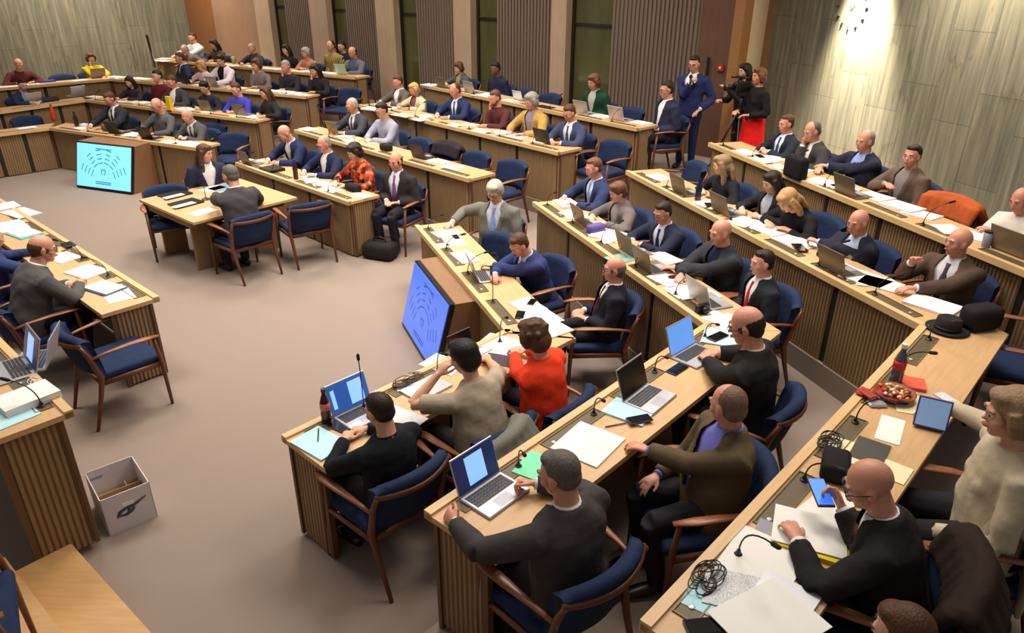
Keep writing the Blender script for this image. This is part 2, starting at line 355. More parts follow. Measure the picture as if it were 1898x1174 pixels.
# ---------------- desks ----------------
def ribbed(x0, x1, z0, z1, y, depth=.012, pitch=.034, th=.02):
    """vertical fluted board from x0 to x1, fluted side towards -y"""
    n = max(2, int((x1 - x0) / pitch)); pr = []
    for i in range(n):
        a = x0 + (x1 - x0) * i / n; w_ = (x1 - x0) / n
        pr += [(a, y), (a + w_ * .22, y - depth), (a + w_ * .68, y - depth), (a + w_ * .9, y)]
    pr += [(x1, y), (x1, y + th), (x0, y + th)]
    m_ = len(pr); v = [(p[0], p[1], z) for z in (z0, z1) for p in pr]
    f = [(i, (i + 1) % m_, m_ + (i + 1) % m_, m_ + i) for i in range(m_)]
    # caps as quads strip
    for base in (0, m_):
        f.append(tuple(base + i for i in range(m_)))
    return v, f
PANELB = .02
def desk(key, label, pn, mitre=(0, 0), ends=(True, True), trays=None, drop=0.0, sink=0.0, tray_gap=.62, mics=True):
    F = FRM[key]; A, d, n, L = F['A'].copy(), F['d'], F['n'], F['L']
    x0m, x1m = mitre
    if d.x * n.y - d.y * n.x < 0:   # make local +y the sitter's side
        A = F['B'].copy(); d = -d; x0m, x1m = x1m, x0m; ends = ends[::-1]
    F['lo'] = A; F['ld'] = d
    t = thing('council_desk', label, 'desk', A, math.atan2(d.y, d.x))
    D = DEPTH; ov = .012
    poly = [(0, 0), (L, 0), (L + x1m * D, D), (-x0m * D, D)]
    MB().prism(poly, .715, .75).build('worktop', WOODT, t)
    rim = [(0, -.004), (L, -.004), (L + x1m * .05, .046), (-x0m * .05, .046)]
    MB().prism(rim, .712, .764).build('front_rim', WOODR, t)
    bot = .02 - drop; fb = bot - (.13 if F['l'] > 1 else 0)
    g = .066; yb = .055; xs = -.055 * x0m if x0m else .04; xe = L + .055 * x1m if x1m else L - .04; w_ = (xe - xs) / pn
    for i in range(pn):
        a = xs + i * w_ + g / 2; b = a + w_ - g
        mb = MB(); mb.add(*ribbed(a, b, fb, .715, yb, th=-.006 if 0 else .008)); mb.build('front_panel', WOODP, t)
    for i in range(pn + 1):
        a = xs + i * w_
        MB().box((a - g / 2 - .004, yb + .006, fb), (a + g / 2 + .004, yb + .03, .712)).build('upright', WOODD if 0 < i < pn else mat('oak_dark', (96, 66, 42), .5, kind='wood', scale=(14, 14, 1.5)), t)
    for e, xx in zip(ends, (0, L)):
        if not e: continue
        s = 1 if xx == 0 else -1
        v, f = ribbed(.06, .375, bot, .712, 0)
        # rotate so that flutes look outwards along x
        if s > 0: v2 = [(y + .03, x, z) for x, y, z in v]
        else: v2 = [(L - .03 - y, x, z) for x, y, z in v]
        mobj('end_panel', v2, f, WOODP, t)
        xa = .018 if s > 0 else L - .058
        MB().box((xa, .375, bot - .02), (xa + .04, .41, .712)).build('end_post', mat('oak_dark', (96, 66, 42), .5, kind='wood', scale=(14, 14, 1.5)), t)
    k = trays if trays is not None else max(1, int((L - .1) / tray_gap)); F['trays'] = []
    pit = (L - .08) / k
    for i in range(k):
        a = .04 + pit * i + pit * .14; b = a + pit * .72
        m_ = MB(); m_.rbox((a, .062, .748), (b, .15, .7525), .002, seg=1)
        tr = m_.build('tray', TRAY, t)
        # frame lip around the sunken tray
        m_ = MB()
        for lo, hi in (((a - .006, .056, .749), (b + .006, .062, .757)), ((a - .006, .15, .749), (b + .006, .156, .757)), ((a - .006, .062, .749), (a, .15, .757)), ((b, .062, .749), (b + .006, .15, .757))): m_.box(lo, hi)
        m_.build('tray_lip', mat('brass_lip', (120, 96, 60), .4, kind='wood'), tr)
        m_ = MB(); m_.lathe([(.013, 0), (.013, .004), (.008, .006)], (b - .06, .105, .7525), 10); m_.build('button', SILVER, tr)
        F['trays'].append((a, b))
    return t
def dp(key, x, y, z=None):
    """point on a desk in its own frame"""
    F = FRM[key]; lo, ld = F['lo'], F['ld']; nn = Vector((-ld.y, ld.x, 0))
    return lo + ld * x + nn * y + Vector((0, 0, .75 if z is None else z))
CD = math.tan(R(31)) ; EF = math.tan(R(38))
LAB = {
'A1': 'long oak desk with fluted end beside the grey-suited man', 'F1': 'innermost oak desk wing with the orange bottle end', 'E1': 'innermost oak desk behind the light blue floor screen',
'B1': 'short oak desk of four people behind the small table', 'C1': 'oak desk behind the dark blue floor screen', 'D1': 'front oak desk with the cola bottle and tall microphone',
'F2': 'second oak desk wing below the far stone wall', 'E2': 'second oak desk behind the light blue screen row', 'B2': 'second-row oak desk with three empty blue chairs',
'C2': 'second-row oak desk crowded with laptops and papers', 'D2': 'oak desk with three open laptops and a cyan folder', 'F3': 'third oak desk wing where the yellow cardigan sits',
'E3': 'third-row oak desk of the white-vested woman', 'B3': 'third-row oak desk of the mustard blazer woman', 'C3': 'third-row oak desk of the blonde women',
'D3': 'oak desk carrying hat, snack bowl and yellow pad', 'E4': 'rear oak desk before the pillars with pale green laptop', 'B4': 'rear oak desk ending beside the standing man', 'C4': 'rear oak desk along the stone wall with the orange jacket'}
for key, pn, mi, en in [('A1', 7, (0, 0), (0, 1)), ('F1', 3, (0, EF * .6), (0, 0)), ('E1', 4, (EF * .6, 0), (0, 1)), ('B1', 3, (0, 0), (1, 1)), ('C1', 3, (0, CD), (1, 0)), ('D1', 2, (CD, 0), (0, 1)),
        ('F2', 4, (0, EF * .6), (0, 0)), ('E2', 5, (EF * .6, 0), (0, 1)), ('B2', 5, (0, 0), (1, 1)), ('C2', 4, (0, CD), (1, 0)), ('D2', 3, (CD, 0), (0, 1)),
        ('F3', 4, (0, EF * .4), (0, 0)), ('E3', 6, (EF * .4, 0), (0, 1)), ('B3', 6, (0, 0), (1, 1)), ('C3', 5, (0, CD), (1, 0)), ('D3', 4, (CD, 0), (0, 1)),
        ('E4', 7, (0, 0), (1, 1)), ('B4', 6, (0, 0), (1, 1)), ('C4', 7, (0, 0), (1, 0))]:
    desk(key, LAB[key], pn, mi, en)
# the speaker's desk on the platform
PA = at(-60, 568, 1.01); PB = at(135, 763, 1.01); PA.z = PB.z = .26
dd = (PB - PA).normalized(); nn = Vector((dd.y, -dd.x, 0))
if nn.x > 0: nn = -nn
FRM['P'] = dict(l=1, A=PA, B=PB, d=dd, n=nn, L=(PB - PA).length, face=math.atan2(-nn.y, -nn.x), z=.26, top=1.01)
desk('P', 'tall speaker desk with fluted end standing at the steps', 3, (0, 0), (0, 1), drop=.22)
# ---------------- chairs ----------------
def copy_tree(o, parent=None):
    c_ = o.copy(); COL.objects.link(c_); c_.parent = parent
    for ch in list(o.children): copy_tree(ch, c_)
    return c_
def make_chair():
    t = thing('armchair', '', 'chair')
    legs = []
    for s in (-1, 1):
        MB().tube([(s * .275, .235, 0), (s * .28, .225, .4), (s * .285, .20, .645)], [.013, .019, .015], 8).build('leg', CHW, t, True)
        MB().tube([(s * .25, -.36, 0), (s * .255, -.27, .3), (s * .262, -.235, .45), (s * .27, -.29, .66), (s * .268, -.332, .757)], [.013, .02, .024, .019, .015], 8).build('leg', CHW, t, True)
        # paddle armrest
        MB().tube([(s * .272, -.30, .63), (s * .29, -.16, .655), (s * .305, 0, .672), (s * .305, .13, .672), (s * .285, .24, .655)], [(.012, .012), (.016, .012), (.03, .011), (.034, .010), (.018, .009)], 10, upv=(0, 0, 1)).build('armrest', ARMW, t, True)
        MB().tube([(s * .262, -.24, .40), (s * .276, .22, .40)], [(.011, .024)] * 2, 6, upv=(0, 0, 1)).build('side_rail', CHW, t, True)
    mb = MB(); mb.tube([(-.276, .225, .40), (.276, .225, .40)], [(.011, .024)] * 2, 6, upv=(0, 0, 1)); mb.tube([(-.26, -.245, .40), (.26, -.245, .40)], [(.011, .024)] * 2, 6, upv=(0, 0, 1)); mb.build('seat_rail', CHW, t, True)
    MB().rbox((-.262, -.235, .405), (.262, .255, .475), .028, seg=3).build('seat', NAVY, t, True)
    # curved upholstered back with a rolled top
    nx = 12; prof = [(.0, .47), (-.012, .47), (-.03, .55), (-.045, .65), (-.058, .745), (-.07, .785), (-.062, .82), (-.03, .835), (.0, .825), (.018, .795), (.012, .74), (.018, .66), (.022, .55), (.02, .47)]
    v = []; f = []
    for i in range(nx + 1):
        u = -1 + 2 * i / nx; x = u * .262; yc = -.30 + .085 * u * u
        edge = .006 * (abs(u) > .95)
        for (py, pz) in prof:
            lean = (pz - .47) * .14
            v.append((x, yc + py - lean + (0), pz - edge * (pz > .8) * 3 - .035 * u * u * max(0, (pz - .7)) / .16))
    k = len(prof)
    for i in range(nx):
        for j in range(k): f.append((i * k + j, i * k + (j + 1) % k, (i + 1) * k + (j + 1) % k, (i + 1) * k + j))
    f.append(tuple(range(k))); f.append(tuple(range(nx * k, nx * k + k))[::-1])
    mobj('backrest', v, f, NAVY, t, True)
    pts = []
    for i in range(9):
        u = -1 + 2 * i / 8; pts.append((u * .272, -.414 + .095 * u * u, .755 - .0 * u))
    MB().tube(pts, [(.012, .02)] * 9, 8, upv=(0, 0, 1)).build('top_rail', CHW, t, True)
    return t
CHAIR0 = make_chair(); CHUSED = [False]
def chair(loc, face, label, group=None):
    """face: heading of the sitter"""
    c_ = CHAIR0 if not CHUSED[0] else copy_tree(CHAIR0); CHUSED[0] = True
    c_.location = loc; c_.rotation_euler = (0, 0, face - math.pi / 2); c_['label'] = label
    if group: c_['group'] = group
    elif 'group' in c_: del c_['group']
    return c_
# ---------------- people ----------------
SKIN = {'a': mat('skin_light', (214, 162, 136), .5, spec=.35), 'b': mat('skin_rosy', (208, 146, 122), .45, spec=.4), 'c': mat('skin_dark', (120, 78, 56), .5, spec=.35)}
LIP = mat('lips', (158, 84, 76), .5); EYEW = mat('eye_white', (225, 220, 212), .3); EYED = mat('eye_iris', (38, 28, 22), .25)
SHOE = mat('shoe_leather', (22, 18, 16), .35); GLASSM = mat('glasses_frame', (34, 30, 30), .35)
HAIRC = {'dark': (38, 28, 24), 'brown': (82, 54, 36), 'grey': (148, 142, 134), 'dgrey': (96, 90, 84), 'blond': (186, 146, 96), 'white': (176, 170, 156), 'auburn': (104, 66, 46), 'black': (24, 20, 20), 'ash': (146, 118, 88), 'fuzz': (112, 86, 72)}
def hairm(c_): return mat('hair_' + c_, HAIRC[c_], .5, kind='hair', spec=.3)
def rot(yaw=0, pitch=0, roll=0):
    """yaw about z, then pitch forward (down) about x, then roll"""
    return Matrix.Rotation(R(yaw), 3, 'Z') @ Matrix.Rotation(-R(pitch), 3, 'X') @ Matrix.Rotation(R(roll), 3, 'Y')
def ik(S, W, l1, l2, pole):
    S, W = Vector(S), Vector(W); v = W - S; L = v.length; mx = (l1 + l2) * .985
    if L > mx: W = S + v * (mx / L); v = W - S; L = mx
    a = (l1 * l1 - l2 * l2 + L * L) / (2 * L); h = math.sqrt(max(0, l1 * l1 - a * a)); d = v / L
    p = Vector(pole); p = (p - d * p.dot(d)).normalized()
    return S + d * a + p * h, W
CURL = {'rest': (16, 24, 16), 'type': (30, 38, 20), 'hold': (55, 62, 34), 'flat': (4, 8, 5), 'fist': (72, 84, 50)}
def hand(mb, W, f, u, thumb, pose, n=6):
    """W wrist, f forward, u back of the hand, thumb +1/-1 side along f x u"""
    f = Vector(f).normalized(); u = Vector(u); u = (u - f * u.dot(f)).normalized(); s = f.cross(u)
    P = lambda x, y, z: W + s * x + f * y + u * z
    mb.tube([P(0, -.015, 0), P(0, .02, 0), P(.0, .05, .002), P(0, .085, 0)], [(.024, .017), (.032, .017), (.038, .016), (.038, .012)], 10, upv=u)
    c1, c2, c3 = CURL[pose]; base = [(.030, .068), (.0105, .076), (-.0105, .072), (-.031, .056)]; off = [.084, .088, .084, .077]
    for i, (bx, ln) in enumerate(base):
        a = R((i - 1.5) * -4.5) * thumb; dirx = math.sin(a); p = P(bx * thumb, off[i] - .012, 0); ang = 0; pts = [p]; k = 0
        for seg, c_ in ((.45, c1), (.31, c2), (.24, c3)):
            ang += R(c_ * (1 + .1 * (i - 1))); dr = (f * math.cos(ang) * math.cos(a) + s * math.sin(a) * math.cos(ang) - u * math.sin(ang)); p = p + dr * (ln + .012) * seg; pts.append(p)
        mb.tube(pts, [.0098, .0092, .0084, .0072], n)
    pts = [P(.022 * thumb, .018, -.004), P(.044 * thumb, .042, -.012), P(.056 * thumb, .068, -.018), P(.058 * thumb, .09, -.024)]
    mb.tube(pts, [.014, .0115, .0105, .0085], n)
def face_obj(hd, HR, s, eyes, glasses, brow, root, near):
    H = lambda x, y, z: hd + HR @ Vector((x * s, y * s, z * s))
    if eyes:
        mb = MB(); fm = []
        for sx in (-1, 1):
            n0 = len(mb.f); mb.ell(H(sx * .031, .076, .008), (.0115 * s, .0105 * s, .0075 * s), HR, 8, 6); fm += [0] * (len(mb.f) - n0)
            n0 = len(mb.f); mb.ell(H(sx * .031, .0835, .007), (.0062 * s, .005 * s, .0062 * s), HR, 8, 5); fm += [1] * (len(mb.f) - n0)
        mb.build('eyes', None, root, True, mats=[EYEW, EYED], fm=fm)
        mb = MB()
        for sx in (-1, 1): mb.tube([H(sx * .014, .092, .025), H(sx * .032, .09, .031), H(sx * .048, .078, .026)], [.003 * s, .0042 * s, .0026 * s], 5)
        mb.build('eyebrows', brow, root, True)
        MB().tube([H(-.022, .086, -.052), H(-.008, .0965, -.05), H(.008, .0965, -.05), H(.022, .086, -.052)], [(.002 * s, .003 * s), (.005 * s, .006 * s), (.005 * s, .006 * s), (.002 * s, .003 * s)], 6, upv=HR @ Vector((0, 0, 1))).build('lips', LIP, root, True)
    if glasses:
        mb = MB()
        for sx in (-1, 1):
            pts = [H(sx * (.032 + .024 * math.cos(a)), .1 - .006 * abs(math.cos(a)), .004 + .018 * math.sin(a)) for a in [2 * math.pi * i / 10 for i in range(11)]]
            mb.tube(pts, .002 * s, 5)
            mb.tube([H(sx * .056, .096, .008), H(sx * .078, .05, .008), H(sx * .084, -.005, .004)], .0024 * s, 5)
        mb.tube([H(-.009, .1, .008), H(.009, .1, .008)], .002 * s, 5)
        mb.build('glasses', GLASSM, root, True)
def hair(style, colr, hd, HR, s, root, near):
    H = lambda x, y, z: hd + HR @ Vector((x * s, y * s, z * s)); m = hairm(colr)
    vx = .008 if near else .012
    mb = MB(); E = lambda c_, r_: mb.ell(H(*c_), (r_[0] * s, r_[1] * s, r_[2] * s), HR, 16, 10)
    if style == 'short':
        E((0, -.024, .040), (.0805, .093, .087)); E((0, -.045, -.008), (.0735, .064, .062)); E((0, .022, .088), (.056, .05, .031))
    elif style == 'thin':
        E((0, -.026, .034), (.0795, .090, .0865)); E((0, -.05, -.012), (.074, .06, .066))
    elif style == 'ring':
        E((0, -.022, .014), (.0812, .0935, .081)); E((0, -.05, -.03), (.066, .05, .05))
    elif style == 'volume':
        E((0, -.02, .046), (.094, .1, .088)); E((0, -.052, -.005), (.088, .068, .085)); E((0, .045, .09), (.066, .05, .035))
    elif style in ('curly', 'bob'):
        E((0, -.022, .044), (.094, .1, .086)); E((0, -.045, -.03), (.094, .075, .085)); E((0, .035, .088), (.066, .052, .034))
        for sx in (-1, 1): mb.tube([H(sx * .078, .012, .05), H(sx * .09, .008, 0), H(sx * .08, .0, -.065 if style == 'bob' else -.05)], [.03 * s, .034 * s, .024 * s], 8)
        if style == 'curly':
            for i in range(26):
                a = random.uniform(0, 6.28); b = random.uniform(.1, 1.5); q = (math.sin(b) * math.cos(a) * .092, -.03 + math.sin(b) * math.sin(a) * .09, .02 + math.cos(b) * .09)
                if q[1] < .05 or q[2] > .06: E(q, (.024, .024, .022))
    elif style in ('long', 'pony'):
        E((0, -.02, .04), (.09, .098, .086)); E((0, -.05, -.02), (.085, .066, .085)); E((0, .038, .084), (.06, .05, .034))
        if style == 'long':
            for sx in (-1, 1): mb.tube([H(sx * .074, .01, .05), H(sx * .088, .0, -.01), H(sx * .085, -.01, -.1), H(sx * .075, -.0, -.19), H(sx * .065, .01, -.25)], [.03 * s, .034 * s, .036 * s, .034 * s, .015 * s], 8)
            mb.tube([H(0, -.075, .03), H(0, -.1, -.06), H(0, -.105, -.17), H(0, -.1, -.27)], [(.06 * s, .035 * s), (.085 * s, .036 * s), (.09 * s, .034 * s), (.055 * s, .015 * s)], 10, upv=HR @ Vector((0, 1, 0)))
        else:
            E((0, -.115, .02), (.035, .03, .035)); mb.tube([H(0, -.12, .02), H(0, -.15, -.05), H(0, -.14, -.15)], [.024 * s, .03 * s, .01 * s], 8)
    elif style == 'beard': pass
    if style in ('bald', 'hat', 'beard'): return
    fuse('hair', mb, m, root, vx, 2)
def person(loc, face, label, who=None, lean=8, twist=0, roll=0, hy=0, hp=8, hr=0, hs=('short', 'brown'), skin='a', top='suit', c1=(38, 38, 46), c2=(225, 225, 230), tie=None, legs=(34, 34, 40),
           hl=None, hrr=None, pl='rest', pr='rest', stand=False, s=1.0, near=1, glasses=False, female=False, beard=None, kind='cloth', legpose=0, eyes=True, fat=1.0, skirt=None, elbow=(0, 0), rpole=None):
    """hl / hrr: wrist points in the body's own frame; near: 2 close, 1 middle, 0 far"""
    fw = face - math.pi / 2
    pz = (.92 if stand else .545) * s
    P0 = Vector((0, 0, pz)); T = Matrix.Rotation(R(twist), 3, 'Z') @ Matrix.Rotation(-R(lean), 3, 'X') @ Matrix.Rotation(R(roll), 3, 'Y')
    tp = lambda x, y, z: P0 + T @ Vector((x * s, y * s, z * s))
    sw = (.92 if female else 1.0); ft = fat
    HR = T @ Matrix.Rotation(R(lean) * .75, 3, 'X') @ rot(hy, hp, hr)
    nb = tp(0, -.005, .485); hd = nb + (T @ Vector((0, .012 * s, .02 * s))) + (T @ Matrix.Rotation(R(lean) * .4, 3, 'X')) @ Vector((0, .02 * s + max(0, hp) * .0012 * s, .112 * s))
    body = MB(); vox = {2: .0062, 1: .009, 0: .015}[near]
    root = None
    # torso, neck and head in one surface
    body.tube([tp(0, 0, -.08), tp(0, 0, .05), tp(0, 0, .2), tp(0, .0, .36), tp(0, -.005, .44), tp(0, -.005, .475)], [(.13 * s * ft, .085 * s), (.135 * s * ft, .09 * s * ft), (.125 * s * ft, .09 * s * ft), (.15 * s * sw, .1 * s), (.12 * s * sw, .075 * s), (.06 * s, .055 * s)], 14, upv=T @ Vector((0, 1, 0)))
    body.tube([tp(0, -.01, .43), nb, hd + HR @ Vector((0, -.02 * s, -.03 * s))], [.075 * s, (.061 * s if not female else .050 * s), .056 * s], 12)
    H = lambda x, y, z: hd + HR @ Vector((x * s, y * s, z * s)); hr_ = (.0765 if not female else .072)
    E = lambda c_, r_: body.ell(H(*c_), (r_[0] * s, r_[1] * s, r_[2] * s), HR, 18, 12)
    E((0, -.014, .032), (hr_, .093, .088)); E((0, .02, -.035), (.059, .066, .075)); E((0, .05, -.082), (.03, .03, .024)); E((0, .052, .0), (.058, .034, .05))
    E((0, .085, -.018), (.0115, .022, .012)); E((0, .083, .004), (.008, .012, .026)); E((0, .076, -.05), (.026, .016, .014))
    for sx in (-1, 1):
        E((sx * hr_, -.004, -.006), (.010, .02, .032)); E((sx * .03, .078, .028), (.02, .012, .007)); E((sx * .04, .052, -.02), (.024, .026, .026))
    # legs
    if stand:
        legp = [[(sx * .09, 0, .9), (sx * .1, .015, .5), (sx * .1, -.01, .09)] for sx in (-1, 1)]
    else:
        lp = {0: (.40, .33), 1: (.42, .5), 2: (.36, .12)}[legpose]
        legp = [[(sx * .09, .02, .545), (sx * .125, lp[0], .535), (sx * .115, lp[1], .09)] for sx in (-1, 1)]
    legp = [[Vector(q) * s for q in g] for g in legp]
    for g in legp:
        body.tube([g[0], g[0].lerp(g[1], .5), g[1]], [.078 * s, .066 * s, .05 * s], 10); body.tube([g[1], g[1].lerp(g[2], .35), g[2]], [.05 * s, .052 * s, .034 * s], 10)
        body.tube([g[2] + Vector((0, -.03, -.04)) * s, g[2] + Vector((0, .08, -.055)) * s, g[2] + Vector((0, .17, -.065)) * s], [.034 * s, .036 * s, .022 * s], 8)
    # arms
    defl = (-.16, .30, .80); defr = (.16, .30, .80)
    hands = []
    for side, tgt, pose in ((-1, hl, pl), (1, hrr, pr)):
        S = tp(side * .194 * sw, -.005, .388)
        Wt = Vector(tgt if tgt is not None else ((-.14, .28, .62) if side < 0 else (.14, .28, .62)) if not stand else (side * .27, .06, .80))
        if stand and tgt is None: Wt = Vector((side * .25, .05, .82)) * s
        pole = Vector((side * (.55 + elbow[0 if side < 0 else 1]), -.35, -.8))
        if not stand and .74 < Wt.z < .9: pole = Vector((side * (1.1 + elbow[0 if side < 0 else 1]), -.45, -.42))
        if side > 0 and rpole: pole = Vector(rpole)
        el, W = ik(S, Wt, .285 * s, .255 * s, pole)
        hands.append((S, el, W, side, pose))
        body.tube([tp(side * .10, 0, .39), S, S.lerp(el, .5), el], [.05 * s, .052 * s, .044 * s, .037 * s], 10)
        body.tube([el, el.lerp(W, .3), W], [.038 * s, .038 * s, .024 * s], 10)
        f = (W - el).normalized()
        if pose in ('rest', 'type', 'flat') and not stand and W.z > .70 and W.z < .86: f = Vector((f.x, f.y, f.z * .25)).normalized()
        u = Vector((0, 0, 1)) if abs(f.z) < .8 else Vector((side, -.3, 0))
        if pose == 'hold': u = Vector((side * .8, -.2, .5))
        hb = MB(); hand(hb, Vector((0, 0, 0)), f, u, -side if True else side, pose, 6 if near else 5)
        body.add([W + Vector(v) * s for v in hb.v], hb.f)
    root = fuse('person', body, SKIN[skin], None, vox, 2, factor=.35)
    root.location = loc; root.rotation_euler = (0, 0, fw); tag(root, label, 'person')
    if eyes or glasses: face_obj(hd, HR, s, eyes, glasses, hairm(hs[1]), root, near)
    hair(hs[0], hs[1], hd, HR, s, root, near)
    if beard:
        mb = MB(); mb.ell(H(0, .045, -.078), (.05 * s, .05 * s, .036 * s), HR, 14, 9)
        for sx in (-1, 1): mb.tube([H(sx * .07, .012, -.01), H(sx * .062, .03, -.055), H(sx * .035, .06, -.08)], [.01 * s, .014 * s, .016 * s], 7)
        fuse('beard', mb, hairm(beard), root, .01, 2)
    # clothes
    cv = {2: .012, 1: .016, 0: .022}[near]
    up = T @ Vector((0, 1, 0)); cm = cloth(c1, kind) if top != 'none' else None
    def torso_rings(g, lo=-.09, nk=.072, htop=.47):
        a = [(lo, .175 * ft, .124 * ft), (.02, .168 * ft, .12 * ft), (.16, .16 * ft, .12 * ft), (.30, .194 * sw, .128), (.37, .203 * sw, .12), (.42, .178 * sw, .10), (.452, .118 * sw, .084), (htop, nk, .068)]
        return [tp(0, (.012 if z_ < .3 else -.004) * ft, z_) for z_, _, _ in a], [((x_ + g) * s, (y_ + g) * s) for _, x_, y_ in a]
    jacket = top == 'suit'
    g = .018 if jacket else .010
    if female and not jacket: g = .006
    mb = MB(); c_, r_ = torso_rings(g, lo=-.12 if stand else -.095, htop=.493 if jacket else .478)
    mb.tube(c_, r_, 18, upv=up)
    if female: 
        for sx in (-1, 1): mb.ell(tp(sx * .07, .085, .28), (.062 * s, .048 * s, .062 * s), None, 12, 8)
    if stand: mb.tube([tp(0, 0, .05), tp(0, 0, -.1), tp(0, .0, -.22 if jacket else -.12)], [(.172 * s, .122 * s), (.176 * s, .126 * s), (.18 * s, .13 * s)], 18, upv=up)
    cut = .93 if jacket else .97
    if top == 'tee': cut = -1
    for S, el, W, side, pose in hands:
        e0 = tp(side * .10, 0, .395)
        if cut > 0:
            we = el.lerp(W, cut)
            ra = (.056 + g, .064 + g * .8, .057 + g * .8, .049 + g * .8)
            mb.tube([e0, S, S.lerp(el, .5), el], [q * s for q in ra], 12); mb.tube([el - (W - el) * .02, el.lerp(W, .35), we], [(.049 + g * .8) * s, (.047 + g * .8) * s, (.036 + g * .7) * s], 12)
        else:
            mb.tube([e0, S, S.lerp(el, .78)], [.064 * s, .070 * s, .066 * s], 12)
    Ti = T.inverted()
    # fold relief: low-amplitude creases
    ph = random.uniform(0, 6)
    zb = .10; zt = .47
    def post(o, me, jacket=jacket):
        n = len(me.vertices); co = np.empty(n * 3, 'f'); me.vertices.foreach_get('co', co); co = co.reshape(n, 3)
        nr = np.empty(n * 3, 'f'); me.vertices.foreach_get('normal', nr); nr = nr.reshape(n, 3)
        A = (0.0034 if near else .003) * s
        dsp = np.sin(co[:, 2] * 40 + 5 * np.sin(co[:, 0] * 9 + ph) + co[:, 1] * 14) * .6 + np.sin(co[:, 0] * 19 + co[:, 2] * 24 + ph + 3 * np.sin(co[:, 1] * 9)) * .6
        co = co + nr * (dsp * A)[:, None]
        if jacket:
            L = (co - np.array(P0)) @ np.array(Ti).T / s
            w_ = .012 + .078 * np.clip((L[:, 2] - zb) / (zt - zb - .07), 0, 1) - .02 * np.clip((L[:, 2] - .42) / .05, 0, 1)
            vv = (L[:, 1] > .03) & (L[:, 2] > zb) & (L[:, 1] < .158 * max(1, ft))
            for S_, e_, W_, sd_, po_ in hands:
                for a_, b_ in ((e_, W_), (S_.lerp(e_, .35), e_)):
                    a_ = np.array(a_); b_ = np.array(b_); ab = b_ - a_; tt = np.clip(((co - a_) @ ab) / (ab @ ab), 0, 1); vv &= np.linalg.norm(co - (a_ + tt[:, None] * ab), axis=1) > .078 * s
            lap = vv & (np.abs(L[:, 0]) >= w_) & (np.abs(L[:, 0]) < w_ + .045) & (L[:, 2] < .47)
            co = co + nr * (lap * .006)[:, None]
            ed = vv & (np.abs(np.abs(L[:, 0]) - w_) < cv * .75) & (L[:, 2] < .6)
            dx = (np.sign(L[:, 0]) * w_ - L[:, 0]) * ed
            co = co + dx[:, None] * (np.array(T)[:, 0] * s)[None, :]
            kill = vv & (np.abs(L[:, 0]) < w_) & (L[:, 2] < .6) & ~ed
        me.vertices.foreach_set('co', co.astype('f').ravel())
        if jacket:
            bm = bmesh.new(); bm.from_mesh(me); bm.verts.ensure_lookup_table()
            bmesh.ops.delete(bm, geom=[v for v, k_ in zip(bm.verts, kill) if k_], context='VERTS'); bm.to_mesh(me); bm.free()
    fuse('jacket' if jacket else ('sweater' if not female else 'top'), mb, cm, root, cv, 3, post)
    if jacket:
        sm = cloth(c2); mb = MB(); c_, r_ = torso_rings(-.0005, lo=-.02, nk=.064, htop=.485); mb.tube(c_, r_, 18, upv=up); mb.build('shirt', sm, root, True)
        for S, el, W, side, pose in hands:
            MB().tube([el.lerp(W, .88), el.lerp(W, .985)], [.034 * s, .031 * s], 12).build('cuff', sm, root, True)
        # collar
        mb = MB(); k_ = 14; prev = None; vs = []; fs = []
        for i in range(k_ + 1):
            a = R(90 + 14) + (2 * math.pi - R(28)) * i / k_
            ca, sa = math.cos(a), math.sin(a); fr = max(0, sa)
            vs.append(tp(.080 * ca, -.004 + .076 * sa, .452 - .03 * fr)); vs.append(tp(.066 * ca, -.004 + .064 * sa, .505 - .012 * fr)); vs.append(tp(.060 * ca, -.004 + .058 * sa, .50 - .012 * fr))
        for i in range(k_): b_ = i * 3; fs += [(b_, b_ + 3, b_ + 4, b_ + 1), (b_ + 1, b_ + 4, b_ + 5, b_ + 2)]
        mobj('collar', vs, fs, sm, root, True)
        if tie:
            pts = [tp(0, .079, .448), tp(0, .098, .41), tp(0, .118, .34), tp(0, .128 * ft, .22), tp(0, .13 * ft, .09)]
            MB().tube(pts, [(.021 * s, .012 * s), (.016 * s, .008 * s), (.026 * s, .006 * s), (.036 * s, .006 * s), (.03 * s, .006 * s)], 8, upv=up).build('necktie', cloth(tie), root, True)
    else:
        mb = MB(); c_ = [tp(.066 * math.cos(a), -.004 + .06 * math.sin(a), .468 - .012 * math.sin(a)) for a in [2 * math.pi * i / 14 for i in range(15)]]
        mb.tube(c_, .009 * s, 6); mb.build('neckband', cloth(c2) if c2 != (225, 225, 230) else cm, root, True)
    if skirt is not None:
        MB().tube([(0, 0, 1.0), (0, 0, .85), (0, 0, .5), (0, 0, .06)], [(.16, .12), (.19, .14), (.21, .17), (.25, .2)], 20, upv=(0, 1, 0)).build('skirt', cloth(skirt), root, True)
    mb = MB()
    mb.tube([tp(0, 0, .06), tp(0, 0, -.06), P0 + Vector((0, .02, -.085)) * s], [(.158 * s * ft, .112 * s * ft), (.172 * s * ft, .13 * s * ft), (.13 * s * ft, .10 * s)], 16, upv=up)
    for g in legp:
        mb.tube([g[0] - Vector((0, .03, 0)), g[0].lerp(g[1], .5), g[1] + (g[1] - g[0]).normalized() * .012], [.098 * s, .084 * s, .068 * s], 12)
        mb.tube([g[1] + Vector((0, 0, .01)), g[1].lerp(g[2], .4), g[2] + Vector((0, 0, -.015))], [.068 * s, .062 * s, .052 * s], 12)
    fuse('trousers', mb, cloth(legs), root, cv * 1.15, 3)
